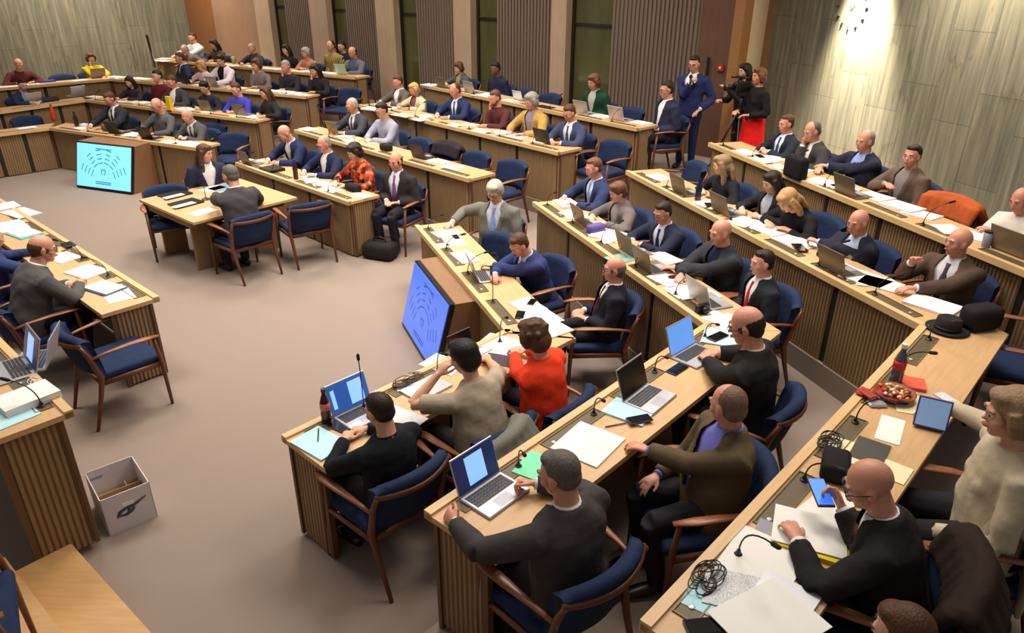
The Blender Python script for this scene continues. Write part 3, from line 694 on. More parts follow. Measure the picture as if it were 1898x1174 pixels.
    for g in legp:
        MB().tube([g[2] + Vector(q) * s for q in ((0, -.055, -.045), (0, -.01, -.04), (0, .08, -.05), (0, .16, -.06), (0, .20, -.066))], [(.03 * s, .04 * s), (.04 * s, .046 * s), (.045 * s, .038 * s), (.042 * s, .026 * s), (.02 * s, .014 * s)], 12, upv=(0, 0, 1)).build('shoe', SHOE, root, True)
    root['_hd'] = [hd.x, hd.y, hd.z]
    del root['_hd']
    return root
def head_h(lean, s, hp):  # height and forward shift of the head for a given lean
    P0 = Vector((0, 0, .545 * s)); T = Matrix.Rotation(-R(lean), 3, 'X'); nb = P0 + T @ Vector((0, -.005 * s, .485 * s))
    hd = nb + (T @ Vector((0, .012 * s, .02 * s))) + (T @ Matrix.Rotation(R(lean) * .4, 3, 'X')) @ Vector((0, .02 * s + max(0, hp) * .0012 * s, .112 * s))
    return hd
SEATED = {}
def seat(key, px, py, label, who, dist=.66, yaw=0, lean=9, hands='D', hp=10, chairlab=None, with_chair=True, hcap=(1.0, 1.28), dz=0, flip=None, **kw):
    """person sitting at desk segment `key` whose head shows at px, py; dist: head to front edge"""
    F = FRM[key]; best = None
    for i in range(60):
        hh = .95 + i * .006; q = at(px, py, F['z'] + hh); dd_ = (q - F['A']).dot(F['n'])
        if best is None or abs(dd_ - dist) < best[0]: best = (abs(dd_ - dist), hh, q)
    hh = min(max(best[1], hcap[0]), hcap[1]); q = at(px, py, F['z'] + hh)
    h1 = head_h(lean, 1.0, hp); s = min(1.05, max(.92, hh / h1.z)); h1 = h1 * s; q = at(px, py, F['z'] + h1.z)
    face = F['face'] + R(yaw)
    tw = R(kw.get('twist', 0)); off = Vector((-math.sin(tw) * h1.y, math.cos(tw) * h1.y))
    ca, sa = math.cos(face - math.pi / 2), math.sin(face - math.pi / 2)
    base = Vector((q.x - (ca * off.x - sa * off.y), q.y - (sa * off.x + ca * off.y), F['z']))
    pd = (base - F['A']).dot(F['n'])
    # body frame target on the desk
    inv = lambda p: Vector((ca * (p.x - base.x) + sa * (p.y - base.y), -sa * (p.x - base.x) + ca * (p.y - base.y), p.z - base.z))
    def deskpt(sx, inset):
        hall = -F['n']; side = Vector((math.cos(face - math.pi / 2), math.sin(face - math.pi / 2), 0))
        p = base + F['n'] * (DEPTH - inset - pd); p = p + side * sx; p.z = F['z'] + .785; return inv(p)
    H1 = {'D': (deskpt(-.15, .10), deskpt(.15, .10)), 'T': (deskpt(-.08, .13), deskpt(.08, .13)), 'F': (deskpt(-.05, .08), deskpt(.06, .08)), 'L': ((-.09, .2, .66), (.09, .2, .66)),
          'C': (deskpt(-.1, .08), None), 'W': (deskpt(-.2, .12), deskpt(.02, .16)), 'X': (deskpt(-.02, .04), deskpt(.03, .10)), 'A': ((-.3, .12, .70), (.3, .12, .70))}
    if isinstance(hands, tuple):
        H = [inv(at(*h_[:2], F['z'] + h_[2])) if h_ is not None and len(h_) == 3 else (Vector(h_[1]) if h_ is not None else None) for h_ in hands]
    else: H = list(H1[hands])
    if hands == 'C':
        T = Matrix.Rotation(-R(lean), 3, 'X'); H[1] = h1 + Vector((.05, .05, -.16)) * s; kw.setdefault('pr', 'hold')
    if hands == 'T': kw.setdefault('pl', 'type'); kw.setdefault('pr', 'type')
    o = person(base, face, label, lean=lean, hp=hp, hl=H[0], hrr=H[1], s=s, **kw)
    SEATED[who] = (base, face)
    if with_chair:
        fd = Vector((math.cos(face), math.sin(face), 0))
        chair(base + fd * .115, face, chairlab or ('navy armchair under the ' + who))
    return o
# ---------------- who sits where ----------------
BK = (26, 26, 30); NV = (34, 42, 72); DG = (52, 52, 58); MG = (84, 82, 82); LB = (150, 175, 215); WH = (228, 228, 232)
# front right wing, nearest the camera
seat('D1', 703, 762, 'man in black jumper typing beside the cola bottle', 'man in black jumper', lean=3, hp=16, hs=('short', 'dark'), top='knit', c1=(24, 26, 32), hands='T', near=2, hy=8, dist=.62, fat=1.12)
seat('D1', 860, 664, 'dark-haired woman in beige knit top with raised hand and wristwatch', 'woman in beige knit', lean=15, hp=14, hs=('volume', 'black'), skin='a', top='tee', c1=(168, 154, 136), hands=((812, 694, 1.02), (905, 668, .80)), pl='rest', near=2, female=True, dist=.6, elbow=(.4, 0), fat=1.25)
seat('D1', 988, 624, 'short-haired woman in bright orange-red jumper at the desk corner', 'woman in orange-red jumper', lean=9, hp=16, hs=('curly', 'brown'), top='knit', c1=(226, 62, 30), hands=((945, 636, .80), (975, 650, .80)), near=2, female=True, dist=.76, yaw=8, fat=1.2)
seat('C1', 1138, 500, 'man in black suit and dark red tie leaning back in glasses', 'man with dark red tie', lean=-6, hp=0, hs=('ring', 'dgrey'), skin='b', top='suit', c1=(28, 30, 40), tie=(86, 26, 40), hands='L', near=1, glasses=True, dist=1.05, fat=1.15, hcap=(1.0, 1.26), legpose=1, yaw=-20)
seat('C1', 962, 455, 'man in blue suit typing on a white laptop', 'man typing in blue suit', lean=24, hp=26, hs=('short', 'brown'), skin='b', top='suit', c1=(48, 56, 104), c2=(190, 205, 230), tie=(60, 60, 100), hands=((893, 492, .80), (917, 510, .80)), pl='type', pr='type', near=1, dist=.55, yaw=12)
seat('C1', 917, 356, 'grey-haired man in grey check jacket and pale blue tie', 'man with pale blue tie', lean=2, hp=22, hs=('volume', 'white'), skin='a', top='suit', c1=(120, 120, 112), kind='plaid', c2=(206, 214, 232), tie=(134, 158, 208), hands=(None, (838, 412, .80)), near=1, yaw=48, glasses=True, dist=.8, fat=1.15, hr=0)
seat('D2', 1036, 880, 'man in charcoal suit gripping the near desk corner', 'man in charcoal suit', hcap=(1.0, 1.14), lean=6, hp=14, hs=('short', 'dgrey'), skin='b', top='suit', c1=(66, 62, 62), hands=((842, 968, .79), (990, 896, .81)), pl='hold', pr='hold', near=2, dist=.6, hy=18, yaw=-6, fat=1.15)
seat('D2', 1348, 752, 'bald man in olive jacket and violet-blue shirt leaning back', 'man in olive jacket', lean=-4, hp=10, hs=('thin', 'fuzz'), skin='b', top='suit', c1=(92, 78, 56), c2=(120, 120, 205), hands=((1192, 834, .79), None), near=2, dist=.9, yaw=52, hy=-62, fat=1.3)
seat('D2', 1383, 605, 'balding man in black jacket and glasses typing at the corner', 'man typing at the corner', lean=7, hp=16, hs=('ring', 'dark'), skin='b', top='suit', c1=(34, 34, 36), c2=(200, 170, 170), hands=((1310, 668, .79), (1330, 655, .79)), pl='type', pr='type', near=2, dist=.62, glasses=True, yaw=10, hy=10, fat=1.1)
seat('C2', 1412, 488, 'young man in black suit with bright red tie', 'man with bright red tie', lean=2, hp=2, hs=('short', 'dark'), top='suit', c1=(34, 36, 42), tie=(190, 24, 40), hands='L', near=1, dist=.72, yaw=-14)
seat('C2', 1335, 432, 'bald man in dark grey suit over a navy jumper', 'man in dark grey suit', lean=8, hp=6, hs=('bald', 'dgrey'), skin='b', top='suit', c1=(48, 50, 56), c2=(34, 38, 64), hands=((1245, 498, .79), (1262, 510, .79)), near=1, dist=.68, fat=1.1)
seat('C2', 1228, 395, 'dark-haired man in navy suit and glasses folding his hands', 'man with folded hands', lean=8, hp=16, hs=('short', 'dark'), skin='b', top='suit', c1=(34, 40, 62), c2=(215, 220, 240), tie=(36, 40, 80), hands='F', near=1, glasses=True, dist=.66, yaw=10)
seat('C2', 1145, 357, 'woman with curly auburn hair in grey blazer', 'woman in grey blazer', lean=8, hp=14, hs=('volume', 'auburn'), top='suit', c1=(108, 98, 98), c2=(150, 140, 140), hands=('px', None) if False else 'D', near=1, female=True, dist=.66)
seat('C2', 1100, 312, 'short-haired blond man in navy suit beside the paper stack', 'blond man in navy suit', lean=8, hp=10, hs=('short', 'auburn'), skin='b', top='suit', c1=(44, 54, 92), c2=(190, 205, 235), tie=(120, 130, 170), hands='D', near=1, dist=.66)
seat('C3', 1776, 450, 'bald man in brown suit and striped tie turned to the wall', 'man in brown suit', lean=4, hp=0, hs=('bald', 'dgrey'), skin='b', top='suit', c1=(86, 68, 56), tie=(74, 62, 80), hands=((1665, 540, .79), (1690, 486, .95)), near=1, dist=.8, fat=1.15, yaw=10, hy=-25)
seat('C3', 1590, 413, 'bald man in navy suit with pale blue shirt and bow tie', 'man with bow tie', lean=8, hp=8, hs=('bald', 'dgrey'), skin='b', top='suit', c1=(38, 40, 56), c2=(190, 205, 235), hands=((1505, 446, .82), (1545, 478, .81)), pl='hold', pr='hold', near=1, dist=.55, yaw=8, fat=1.1)
seat('C3', 1460, 372, 'blonde long-haired woman in black bowing over her papers', 'bowing blonde woman', lean=30, hp=34, hs=('long', 'blond'), top='knit', c1=BK, hands='D', near=1, female=True, dist=.42, yaw=6)
seat('C3', 1430, 338, 'dark-haired woman in black blazer holding a pen', 'woman holding a pen', lean=8, hp=16, hs=('long', 'dark'), top='suit', c1=(30, 30, 36), c2=(170, 175, 195), hands='D', pl='hold', near=1, female=True, dist=.58)
seat('C3', 1338, 306, 'fair-haired woman in black with face turned away', 'fair woman facing away', lean=11, hp=10, hs=('long', 'ash'), top='knit', c1=(26, 28, 34), hands='D', near=1, female=True, dist=.5, hy=-30)
seat('C4', 1457, 230, 'dark-haired man in navy suit with clasped raised hands', 'man with clasped hands', lean=2, hp=6, hs=('short', 'brown'), skin='b', top='suit', c1=(34, 36, 50), c2=(205, 215, 240), tie=(50, 60, 100), hands='F', near=1, dist=.62)
seat('C4', 1505, 244, 'grey-haired man in dark suit resting his face on a hand', 'man resting his face', lean=8, hp=16, hs=('thin', 'dgrey'), skin='b', top='suit', c1=(56, 54, 56), hands='C', near=1, dist=.56)
seat('C4', 1603, 262, 'grey-haired man in navy jacket and open light blue shirt', 'man in open blue shirt', lean=6, hp=4, hs=('thin', 'grey'), skin='b', top='suit', c1=(36, 38, 56), c2=(150, 168, 225), hands=((1502, 308, .80), (1520, 312, .80)), near=1, dist=.72, yaw=6, fat=1.1)
seat('C4', 1690, 290, 'brown-haired man in taupe jacket and scarf turning aside', 'man in taupe jacket', lean=2, hp=0, hs=('short', 'dark'), skin='b', top='suit', c1=(96, 80, 66), c2=(130, 124, 124), hands=(None, (1640, 340, .85)), near=1, dist=.76, hy=20)
seat('C4', 1893, 372, 'person in white jumper and navy scarf at the frame edge', 'person in white jumper', lean=8, hp=14, hs=('thin', 'brown'), skin='b', top='knit', c1=(215, 208, 198), c2=(40, 44, 80), hands=((1838, 428, .80), (1850, 436, .80)), near=1, dist=.72)
seat('D3', 1610, 900, 'bald man in black suit looking at his lit phone', 'bald man with lit phone', hcap=(1.0, 1.08), lean=17, hp=20, hs=('bald', 'dgrey'), skin='b', top='suit', c1=(34, 32, 32), c2=(225, 225, 228), hands=((1478, 1000, .81), (1560, 940, .885)), rpole=(.35, -1, -.25), pl='rest', pr='hold', near=2, dist=.6, yaw=12, glasses=True, hy=14, fat=1.2)
seat('D3', 1874, 768, 'fair-haired woman in cream cardigan holding a tablet', 'woman with a tablet', lean=4, hp=8, hs=('bob', 'ash'), top='knit', c1=(196, 182, 156), hands=(None, (1752, 752, .86)), pr='hold', near=2, female=True, dist=.95, yaw=26, fat=1.15)
seat('D3', 1672, 1176, 'brown-haired person whose head only peeps in below the yellow pad', 'person at the lower frame edge', lean=18, hp=14, hs=('short', 'brown'), top='suit', c1=(52, 38, 32), hands='L', near=1, dist=.75)
# innermost row beyond the table
seat('B1', 733, 300, 'man in dark suit and purple tie sitting sideways by a bag', 'man with purple tie', lean=4, hp=6, hs=('ring', 'dark'), skin='b', top='suit', c1=(46, 44, 48), c2=(220, 218, 232), tie=(116, 78, 140), hands='L', near=1, dist=.72, yaw=16, hcap=(1.15, 1.28))
seat('B1', 657, 282, 'dark-haired woman in red floral blouse', 'woman in floral blouse', lean=11, hp=20, hs=('curly', 'dark'), top='knit', c1=(190, 80, 60), kind='floral', hands='D', near=1, female=True, dist=.62)
seat('B1', 600, 268, 'silver-haired man in navy suit and open white shirt', 'silver-haired man in navy', lean=8, hp=14, hs=('thin', 'grey'), skin='b', top='suit', c1=(34, 40, 66), c2=(235, 225, 228), hands='D', near=1, glasses=True, dist=.66, fat=1.15)
seat('B1', 527, 248, 'bald man in navy suit bending over his phone', 'bald man bending in navy', lean=20, hp=26, hs=('bald', 'dgrey'), skin='b', top='suit', c1=(34, 42, 78), hands='D', pl='hold', near=1, dist=.62)
seat('B2', 652, 196, 'grey-haired man in dark suit, white shirt and tie looking down', 'grey-haired man looking down', lean=8, hp=16, hs=('thin', 'white'), skin='b', top='suit', c1=(60, 60, 68), tie=(60, 64, 84), hands='D', near=0, dist=.68)
seat('B2', 707, 205, 'dark-haired person in light grey jumper crossing the arms', 'person in light grey jumper', lean=10, hp=16, hs=('short', 'dark'), top='knit', c1=(150, 152, 168), hands='F', near=0, glasses=True, dist=.66)
seat('B3', 737, 152, 'brown-haired man in brown-grey jacket and open shirt', 'man in brown-grey jacket', lean=4, hp=12, hs=('short', 'brown'), skin='b', top='suit', c1=(92, 82, 78), hands='D', near=0, dist=.68)
seat('B3', 767, 166, 'blonde woman in cream jacket', 'woman in cream jacket', lean=8, hp=16, hs=('curly', 'blond'), skin='b', top='suit', c1=(196, 178, 150), c2=(120, 80, 70), hands='D', near=0, female=True, dist=.6)
seat('B3', 843, 168, 'bald man in navy suit with dark blue tie', 'bald man with blue tie', lean=10, hp=16, hs=('thin', 'brown'), skin='b', top='suit', c1=(34, 44, 84), tie=(50, 60, 120), hands='D', near=0, dist=.66, fat=1.1)
seat('B3', 917, 182, 'bearded man in maroon jumper with hand on chin', 'man in maroon jumper', lean=10, hp=12, hs=('short', 'auburn'), skin='b', top='knit', c1=(84, 42, 44), hands='C', near=0, dist=.66, beard='brown')
seat('B3', 984, 188, 'grey-haired woman in mustard blazer', 'woman in mustard blazer', lean=8, hp=16, hs=('curly', 'grey'), skin='b', top='suit', c1=(180, 146, 78), c2=(140, 130, 150), hands='D', near=0, female=True, dist=.66)
seat('B3', 1055, 210, 'man in slate blue suit typing on a dark laptop', 'man in slate blue suit', lean=8, hp=22, hs=('short', 'brown'), skin='b', top='suit', c1=(62, 68, 98), tie=(60, 70, 110), hands='T', near=0, dist=.6)
seat('B4', 850, 126, 'brown-haired woman in patterned scarf below the pillar', 'woman in patterned scarf', lean=8, hp=16, hs=('bob', 'brown'), top='suit', c1=(70, 76, 84), c2=(150, 140, 90), hands='D', near=0, female=True, dist=.6)
seat('B4', 918, 128, 'dark-skinned man in navy padded jacket', 'man in navy padded jacket', lean=8, hp=10, hs=('short', 'black'), skin='c', top='knit', c1=(30, 36, 62), hands='L', near=0, dist=.7, fat=1.2)
seat('B4', 1100, 152, 'auburn-haired woman in dark green blazer', 'woman in green blazer', lean=10, hp=14, hs=('bob', 'auburn'), skin='b', top='suit', c1=(24, 62, 46), c2=(180, 180, 180), hands='L', near=0, female=True, dist=.66)
seat('B4', 1235, 167, 'man in navy suit and glasses at the rear desk end', 'man at the rear desk end', lean=4, hp=6, hs=('short', 'dark'), skin='b', top='suit', c1=(40, 42, 66), hands='L', near=1, glasses=True, dist=.68, yaw=-22, fat=1.15)
# far rows
seat('E1', 203, 184, 'brown-haired man in dark suit with white collar reading', 'reading man with white collar', lean=8, hp=22, hs=('short', 'brown'), skin='b', top='suit', c1=(42, 44, 52), tie=(40, 40, 50), hands='D', near=0, dist=.62)
seat('E1', 290, 196, 'bald man in plain grey jumper and glasses', 'bald man in grey jumper', lean=10, hp=16, hs=('bald', 'dgrey'), skin='b', top='knit', c1=(82, 82, 84), hands='D', near=0, glasses=True, dist=.62, fat=1.15)
seat('E1', 347, 216, 'white-haired man in grey suit writing', 'writing man in grey suit', lean=18, hp=24, hs=('ring', 'white'), skin='b', top='suit', c1=(76, 74, 76), tie=(70, 70, 80), hands='F', near=0, dist=.55)
seat('E2', 240, 152, 'woman with long black hair in dark cardigan', 'woman with long black hair', lean=10, hp=10, hs=('long', 'black'), top='knit', c1=(44, 40, 50), hands='D', near=0, female=True, dist=.62, hy=15)
seat('E2', 291, 142, 'dark-haired man in burgundy jumper', 'man in burgundy jumper', lean=2, hp=6, hs=('short', 'dark'), top='knit', c1=(88, 24, 32), hands='L', near=0, dist=.75)
seat('E2', 318, 152, 'man in charcoal suit behind the yellow folder', 'man behind the yellow folder', lean=8, hp=18, hs=('short', 'brown'), skin='b', top='suit', c1=(58, 56, 60), hands='D', near=0, dist=.55)
seat('E2', 378, 162, 'woman with dark tied hair in black jacket', 'woman with tied dark hair', lean=11, hp=14, hs=('pony', 'black'), top='knit', c1=(34, 34, 46), hands='D', near=0, female=True, dist=.5, hy=25)
seat('E2', 437, 166, 'person in bright blue shirt with white face mask', 'person in bright blue shirt', lean=8, hp=16, hs=('short', 'brown'), top='knit', c1=(62, 62, 168), hands='T', near=0, dist=.55)
seat('E2', 492, 172, 'woman with long brown hair and black waistcoat, side on', 'woman with long brown hair', lean=8, hp=8, hs=('long', 'brown'), top='knit', c1=(36, 34, 36), hands='D', near=0, female=True, dist=.6, yaw=-20)
seat('F2', 42, 158, 'dark-haired man in navy jacket behind a laptop', 'man in navy jacket', lean=10, hp=12, hs=('short', 'black'), skin='a', top='suit', c1=(40, 48, 76), c2=(130, 140, 160), hands='T', near=0, dist=.66)
seat('E3', 333, 108, 'man in navy suit with white shirt turned sideways', 'man turned sideways', lean=8, hp=6, hs=('short', 'brown'), skin='b', top='suit', c1=(34, 42, 70), hands='D', near=0, dist=.66, yaw=-30)
seat('E3', 372, 122, 'blonde woman in pale pink top', 'woman in pale pink top', lean=10, hp=10, hs=('curly', 'blond'), top='knit', c1=(205, 180, 176), hands='D', near=0, female=True, dist=.6)
seat('E3', 408, 112, 'dark-haired woman in white blouse and black waistcoat', 'woman in white blouse', lean=10, hp=10, hs=('pony', 'dark'), top='suit', c1=(215, 205, 215), c2=(26, 24, 30), hands='D', near=0, female=True, dist=.6, hy=25)
seat('E3', 475, 120, 'brown-haired woman in taupe top, chin on hand', 'woman in taupe top', lean=8, hp=10, hs=('bob', 'brown'), top='knit', c1=(110, 96, 100), hands='C', near=0, female=True, dist=.6)
seat('E3', 529, 124, 'grey-haired person in black leaning on one hand', 'grey-haired person in black', lean=10, hp=12, hs=('short', 'grey'), skin='b', top='knit', c1=(40, 36, 44), hands='C', near=0, dist=.62)
seat('E3', 583, 130, 'dark-haired woman in black with hands at her mouth', 'woman with hands at mouth', lean=10, hp=14, hs=('long', 'dark'), top='knit', c1=(32, 30, 34), hands='C', near=0, female=True, dist=.6)
seat('F3', 35, 120, 'man in maroon jacket leaning far over the desk', 'man in maroon jacket', lean=20, hp=16, hs=('bald', 'dgrey'), skin='b', top='knit', c1=(92, 40, 48), hands='D', near=0, dist=.55)
seat('F3', 168, 108, 'woman in yellow cardigan touching her face', 'woman in yellow cardigan', lean=6, hp=10, hs=('bob', 'brown'), top='knit', c1=(178, 160, 34), hands='C', near=0, female=True, dist=.75)
seat('E4', 356, 70, 'man in white shirt near the orange wall', 'man in white shirt', lean=6, hp=8, hs=('short', 'brown'), top='knit', c1=(205, 205, 212), hands='D', near=0, dist=.95, with_chair=True)
seat('E4', 342, 92, 'grey-haired person bowing in front of the white shirt', 'bowing grey-haired person', lean=18, hp=24, hs=('thin', 'grey'), top='knit', c1=(110, 100, 100), hands='D', near=0, dist=.5)
seat('E4', 396, 82, 'long-haired woman in dark patterned top', 'woman in dark patterned top', lean=10, hp=14, hs=('long', 'dark'), top='knit', c1=(70, 56, 50), hands='D', near=0, female=True, dist=.6)
seat('E4', 466, 90, 'grey-haired man in dark grey jacket below the brown wall', 'man in dark grey jacket', lean=8, hp=14, hs=('thin', 'grey'), skin='b', top='suit', c1=(62, 60, 66), c2=(62, 60, 66), hands='D', near=0, dist=.62)
seat('E4', 530, 92, 'long-haired woman in black by the first window', 'woman by the first window', lean=6, hp=8, hs=('long', 'dark'), top='knit', c1=(36, 30, 34), hands='L', near=0, female=True, dist=.7)
seat('E4', 566, 98, 'grey-haired woman in salmon top', 'woman in salmon top', lean=8, hp=14, hs=('curly', 'grey'), skin='b', top='knit', c1=(176, 124, 100), hands='F', near=0, female=True, dist=.58)
seat('E4', 613, 86, 'bald man in yellow and brown striped shirt', 'man in striped shirt', lean=6, hp=12, hs=('thin', 'dark'), skin='b', top='knit', c1=(190, 170, 90), kind='stripe', hands='L', near=0, dist=.58)
seat('E4', 653, 98, 'man in grey jacket using the pale green laptop', 'man with pale green laptop', lean=8, hp=18, hs=('ring', 'dark'), skin='b', top='suit', c1=(96, 98, 112), c2=(90, 100, 120), hands='T', near=0, dist=.6)
seat('A1', 80, 462, 'man in grey suit leaning on folded arms, seen from behind', 'man leaning on folded arms', lean=24, hp=6, hs=('ring', 'brown'), skin='b', top='suit', c1=(84, 82, 82), hands='X', near=2, glasses=True, dist=.66, yaw=0, hy=-14, fat=1.1)
seat('A1', -14, 440, 'person in blue jacket mostly cut off by the frame', 'person cut off by the frame', lean=8, hp=8, hs=('short', 'brown'), top='suit', c1=(48, 60, 104), hands='D', near=1, dist=.7)
# at the small table
TB = [at(262, 369, .73), at(358, 413, .73), at(551, 366, .73)]
tu = (TB[2] - TB[1]).normalized(); tv = (TB[0] - TB[1]); tL = (TB[2] - TB[1]).length; tv = (tv - tu * tv.dot(tu)); tD = tv.length; tv.normalize()
FRM['T'] = dict(l=1, A=TB[1].copy(), B=TB[2].copy(), d=tu, n=-tv, L=tL, face=math.atan2(tv.y, tv.x), z=0, top=.73)
FRM['T']['A'].z = 0
p_ = at(427, 326, 1.2); fT = math.atan2(tv.y, tv.x)
def table_person(px, py, hh, face, label, who, **kw):
    q = at(px, py, hh); lean = kw.get('lean', 8); h1 = head_h(lean, 1.0, kw.get('hp', 8)); s = min(1.05, max(.9, hh / h1.z)); h1 = h1 * s
    ca, sa = math.cos(face - math.pi / 2), math.sin(face - math.pi / 2); base = Vector((q.x + sa * h1.y, q.y - ca * h1.y, 0))
    inv = lambda p: Vector((ca * (p.x - base.x) + sa * (p.y - base.y), -sa * (p.x - base.x) + ca * (p.y - base.y), p.z - base.z))
    kw['hl'] = inv(at(*kw['hl'])) if kw.get('hl') else None; kw['hrr'] = inv(at(*kw['hrr'])) if kw.get('hrr') else None
    person(base, face, label, s=s, **kw); chair(base + Vector((math.cos(face), math.sin(face), 0)) * .115, face, 'navy armchair under the ' + who)
    return base
table_person(427, 326, 1.2, fT, 'grey-haired man in charcoal suit seen from behind at the small table', 'grey-haired man at the small table', lean=11, hp=10, hs=('short', 'dgrey'), skin='b', c1=(70, 68, 72), hl=(392, 352, .79), hrr=(480, 372, .70), near=1, fat=1.15, hy=12)
table_person(380, 284, 1.16, fT + R(165), 'long-haired woman in navy jacket at the far side of the small table', 'woman at the small table', lean=10, hp=6, hs=('long', 'brown'), c1=(40, 44, 70), hl=None, hrr=None, near=1, female=True, hy=40)
# standing people at the wall
st = at(1290, 104, 2.25); st.z = .6
person(st, R(236), 'man in royal blue suit standing and holding a microphone', hs=('short', 'dark'), skin='b', c1=(36, 46, 88), legs=(32, 40, 78), tie=(70, 80, 140), lean=0, hp=10, stand=True, near=1, s=1.0, hrr=(-.04, .2, 1.30), pr='hold', glasses=True, hl=(-.2, .14, .92))
q = at(1412, 124, 2.20); q.z = .6
person(q, R(196), 'woman in black top and long bright red skirt, standing', hs=('bob', 'auburn'), skin='b', top='knit', c1=(24, 22, 24), lean=0, hp=0, stand=True, near=1, s=.96, female=True, skirt=(214, 26, 28), hl=(-.12, .18, .98), hrr=(.1, .22, 1.0), legs=(30, 30, 30))
q = at(1388, 128, 2.07); q.z = .6
person(q, R(200), 'dark-haired camera operator in black behind the video camera', hs=('long', 'black'), skin='a', top='knit', c1=(26, 24, 28), lean=4, hp=4, stand=True, near=1, s=.94, female=True, hl=(-.05, .36, 1.2), hrr=(.12, .34, 1.02), legs=(20, 20, 22))
q = rayplane(634, 68, W0 - WN * .30, WN); q.z = .6
person(q, R(230), 'dark-clad person sitting at the wall behind the striped shirt', hs=('short', 'dark'), skin='a', top='knit', c1=(30, 32, 50), near=0, lean=0, legs=(24, 24, 30))
chair(q + Vector((math.cos(R(230)), math.sin(R(230)), 0)) * .115, R(230), 'navy armchair under the dark-clad person at the wall')
flush()
# ---------------- small table ----------------
t = thing('side_table', 'small oak table with two chairs and black folders on it', 'table', TB[1].copy() - Vector((0, 0, .73)), math.atan2(tu.y, tu.x))
sgn = 1 if (tu.x * tv.y - tu.y * tv.x) > 0 else -1
MB().box((0, 0, .70), (tL, tD, .73)).build('tabletop', WOODT, t)
MB().box((.12, .35, 0), (.42, .39, .70)).build('leg_panel', WOODP, t); MB().box((.12, tD - .2, 0), (.42, tD - .16, .70)).build('leg_panel', WOODP, t)
MB().box((.05, .2, .60), (tL - .08, tD - .1, .70)).build('apron', WOODP, t)
MB().box((tL - .45, .35, 0), (tL - .15, .39, .70)).build('leg_panel', WOODP, t)
# ---------------- empty chairs ----------------
def fc(key, off=0): return FRM[key]['face'] + R(off)
def echair(px, py, h, lvl, face, label, jacket=None):
    q = at(px, py, fl(lvl) + h); q.z = fl(lvl)
    return chair(q - Vector((math.cos(face), math.sin(face), 0)) * -.28, face, label)
def rchair(key, who, off, label):
    """empty chair off metres along the row from a sitter, towards the hall's middle end of that row"""
    F = FRM[key]; b_, f_ = SEATED[who]; far = F['B'] if key != 'F3' else F['A']; d_ = (far - (F['A'] if key != 'F3' else F['B'])).normalized()
    p = b_ - F['n'] * ((b_ - F['A']).dot(F['n']) - .60) + d_ * off
    return chair(p, F['face'], label)
echair(305, 345, .83, 1, R(-62), 'empty navy armchair with its back turned up, left of the small table')
echair(572, 372, .83, 1, fT - R(15), 'empty navy armchair drawn to the small table beside the fluted desk end')
echair(133, 612, .80, 1, FRM['A1']['face'], 'empty navy armchair at the desk end behind the grey-suited man')
echair(433, 250, .80, 1, fc('E1', 18), 'empty navy armchair beyond the desk end, nearest the small table')
echair(396, 232, .80, 1, fc('E1', 10), 'empty navy armchair behind the writing man in grey suit')
echair(928, 442, .80, 1, fc('C1', 20), 'empty navy armchair between the man with pale blue tie and the typing man in blue')
echair(1290, 306, .80, 3, fc('C3', -10), 'empty navy armchair at the aisle end beside the fair woman')
rchair('B2', 'person in light grey jumper', .64, 'empty navy armchair next to the person in light grey jumper')
CC = rchair('B2', 'person in light grey jumper', 1.30, 'empty navy armchair with a dark coat over its back')
rchair('B2', 'person in light grey jumper', 1.94, 'empty navy armchair, last in the second row behind the loose papers')
rchair('B2', 'person in light grey jumper', 2.66, 'empty navy armchair standing beyond the second-row desk end')
rchair('B3', 'woman in cream jacket', .58, 'empty navy armchair between cream jacket and bald man with blue tie')
rchair('B3', 'man in slate blue suit', .66, 'empty navy armchair beyond the slate blue suit')
rchair('B4', 'man in navy padded jacket', .66, 'empty navy armchair next to the navy padded jacket')
rchair('B4', 'man in navy padded jacket', 1.30, 'empty navy armchair before the ribbed panel')
rchair('B4', 'woman in green blazer', .62, 'empty navy armchair beside the green blazer')
rchair('E3', 'woman with hands at mouth', .60, 'empty navy armchair beyond the third-row desk end')
echair(742, 110, .86, 4, R(240), 'lone navy chair against the stone pillar and window')
rchair('F3', 'woman in yellow cardigan', .64, 'empty dark armchair next to the yellow cardigan')
echair(48, 219, .80, 1, fc('F1'), 'empty dark armchair at the innermost far wing')
echair(1766, 368, .84, 4, fc('C4', 6), 'empty navy armchair under the orange jacket')
q = at(1890, 672, fl(3) + .46); q.z = fl(3); chair(q, R(150), 'empty navy armchair behind the camera bag and hat')
q = at(-150, 1045, .26 + .84); q.z = .26; chair(q, R(35), 'dark chair cut off on the wooden platform')

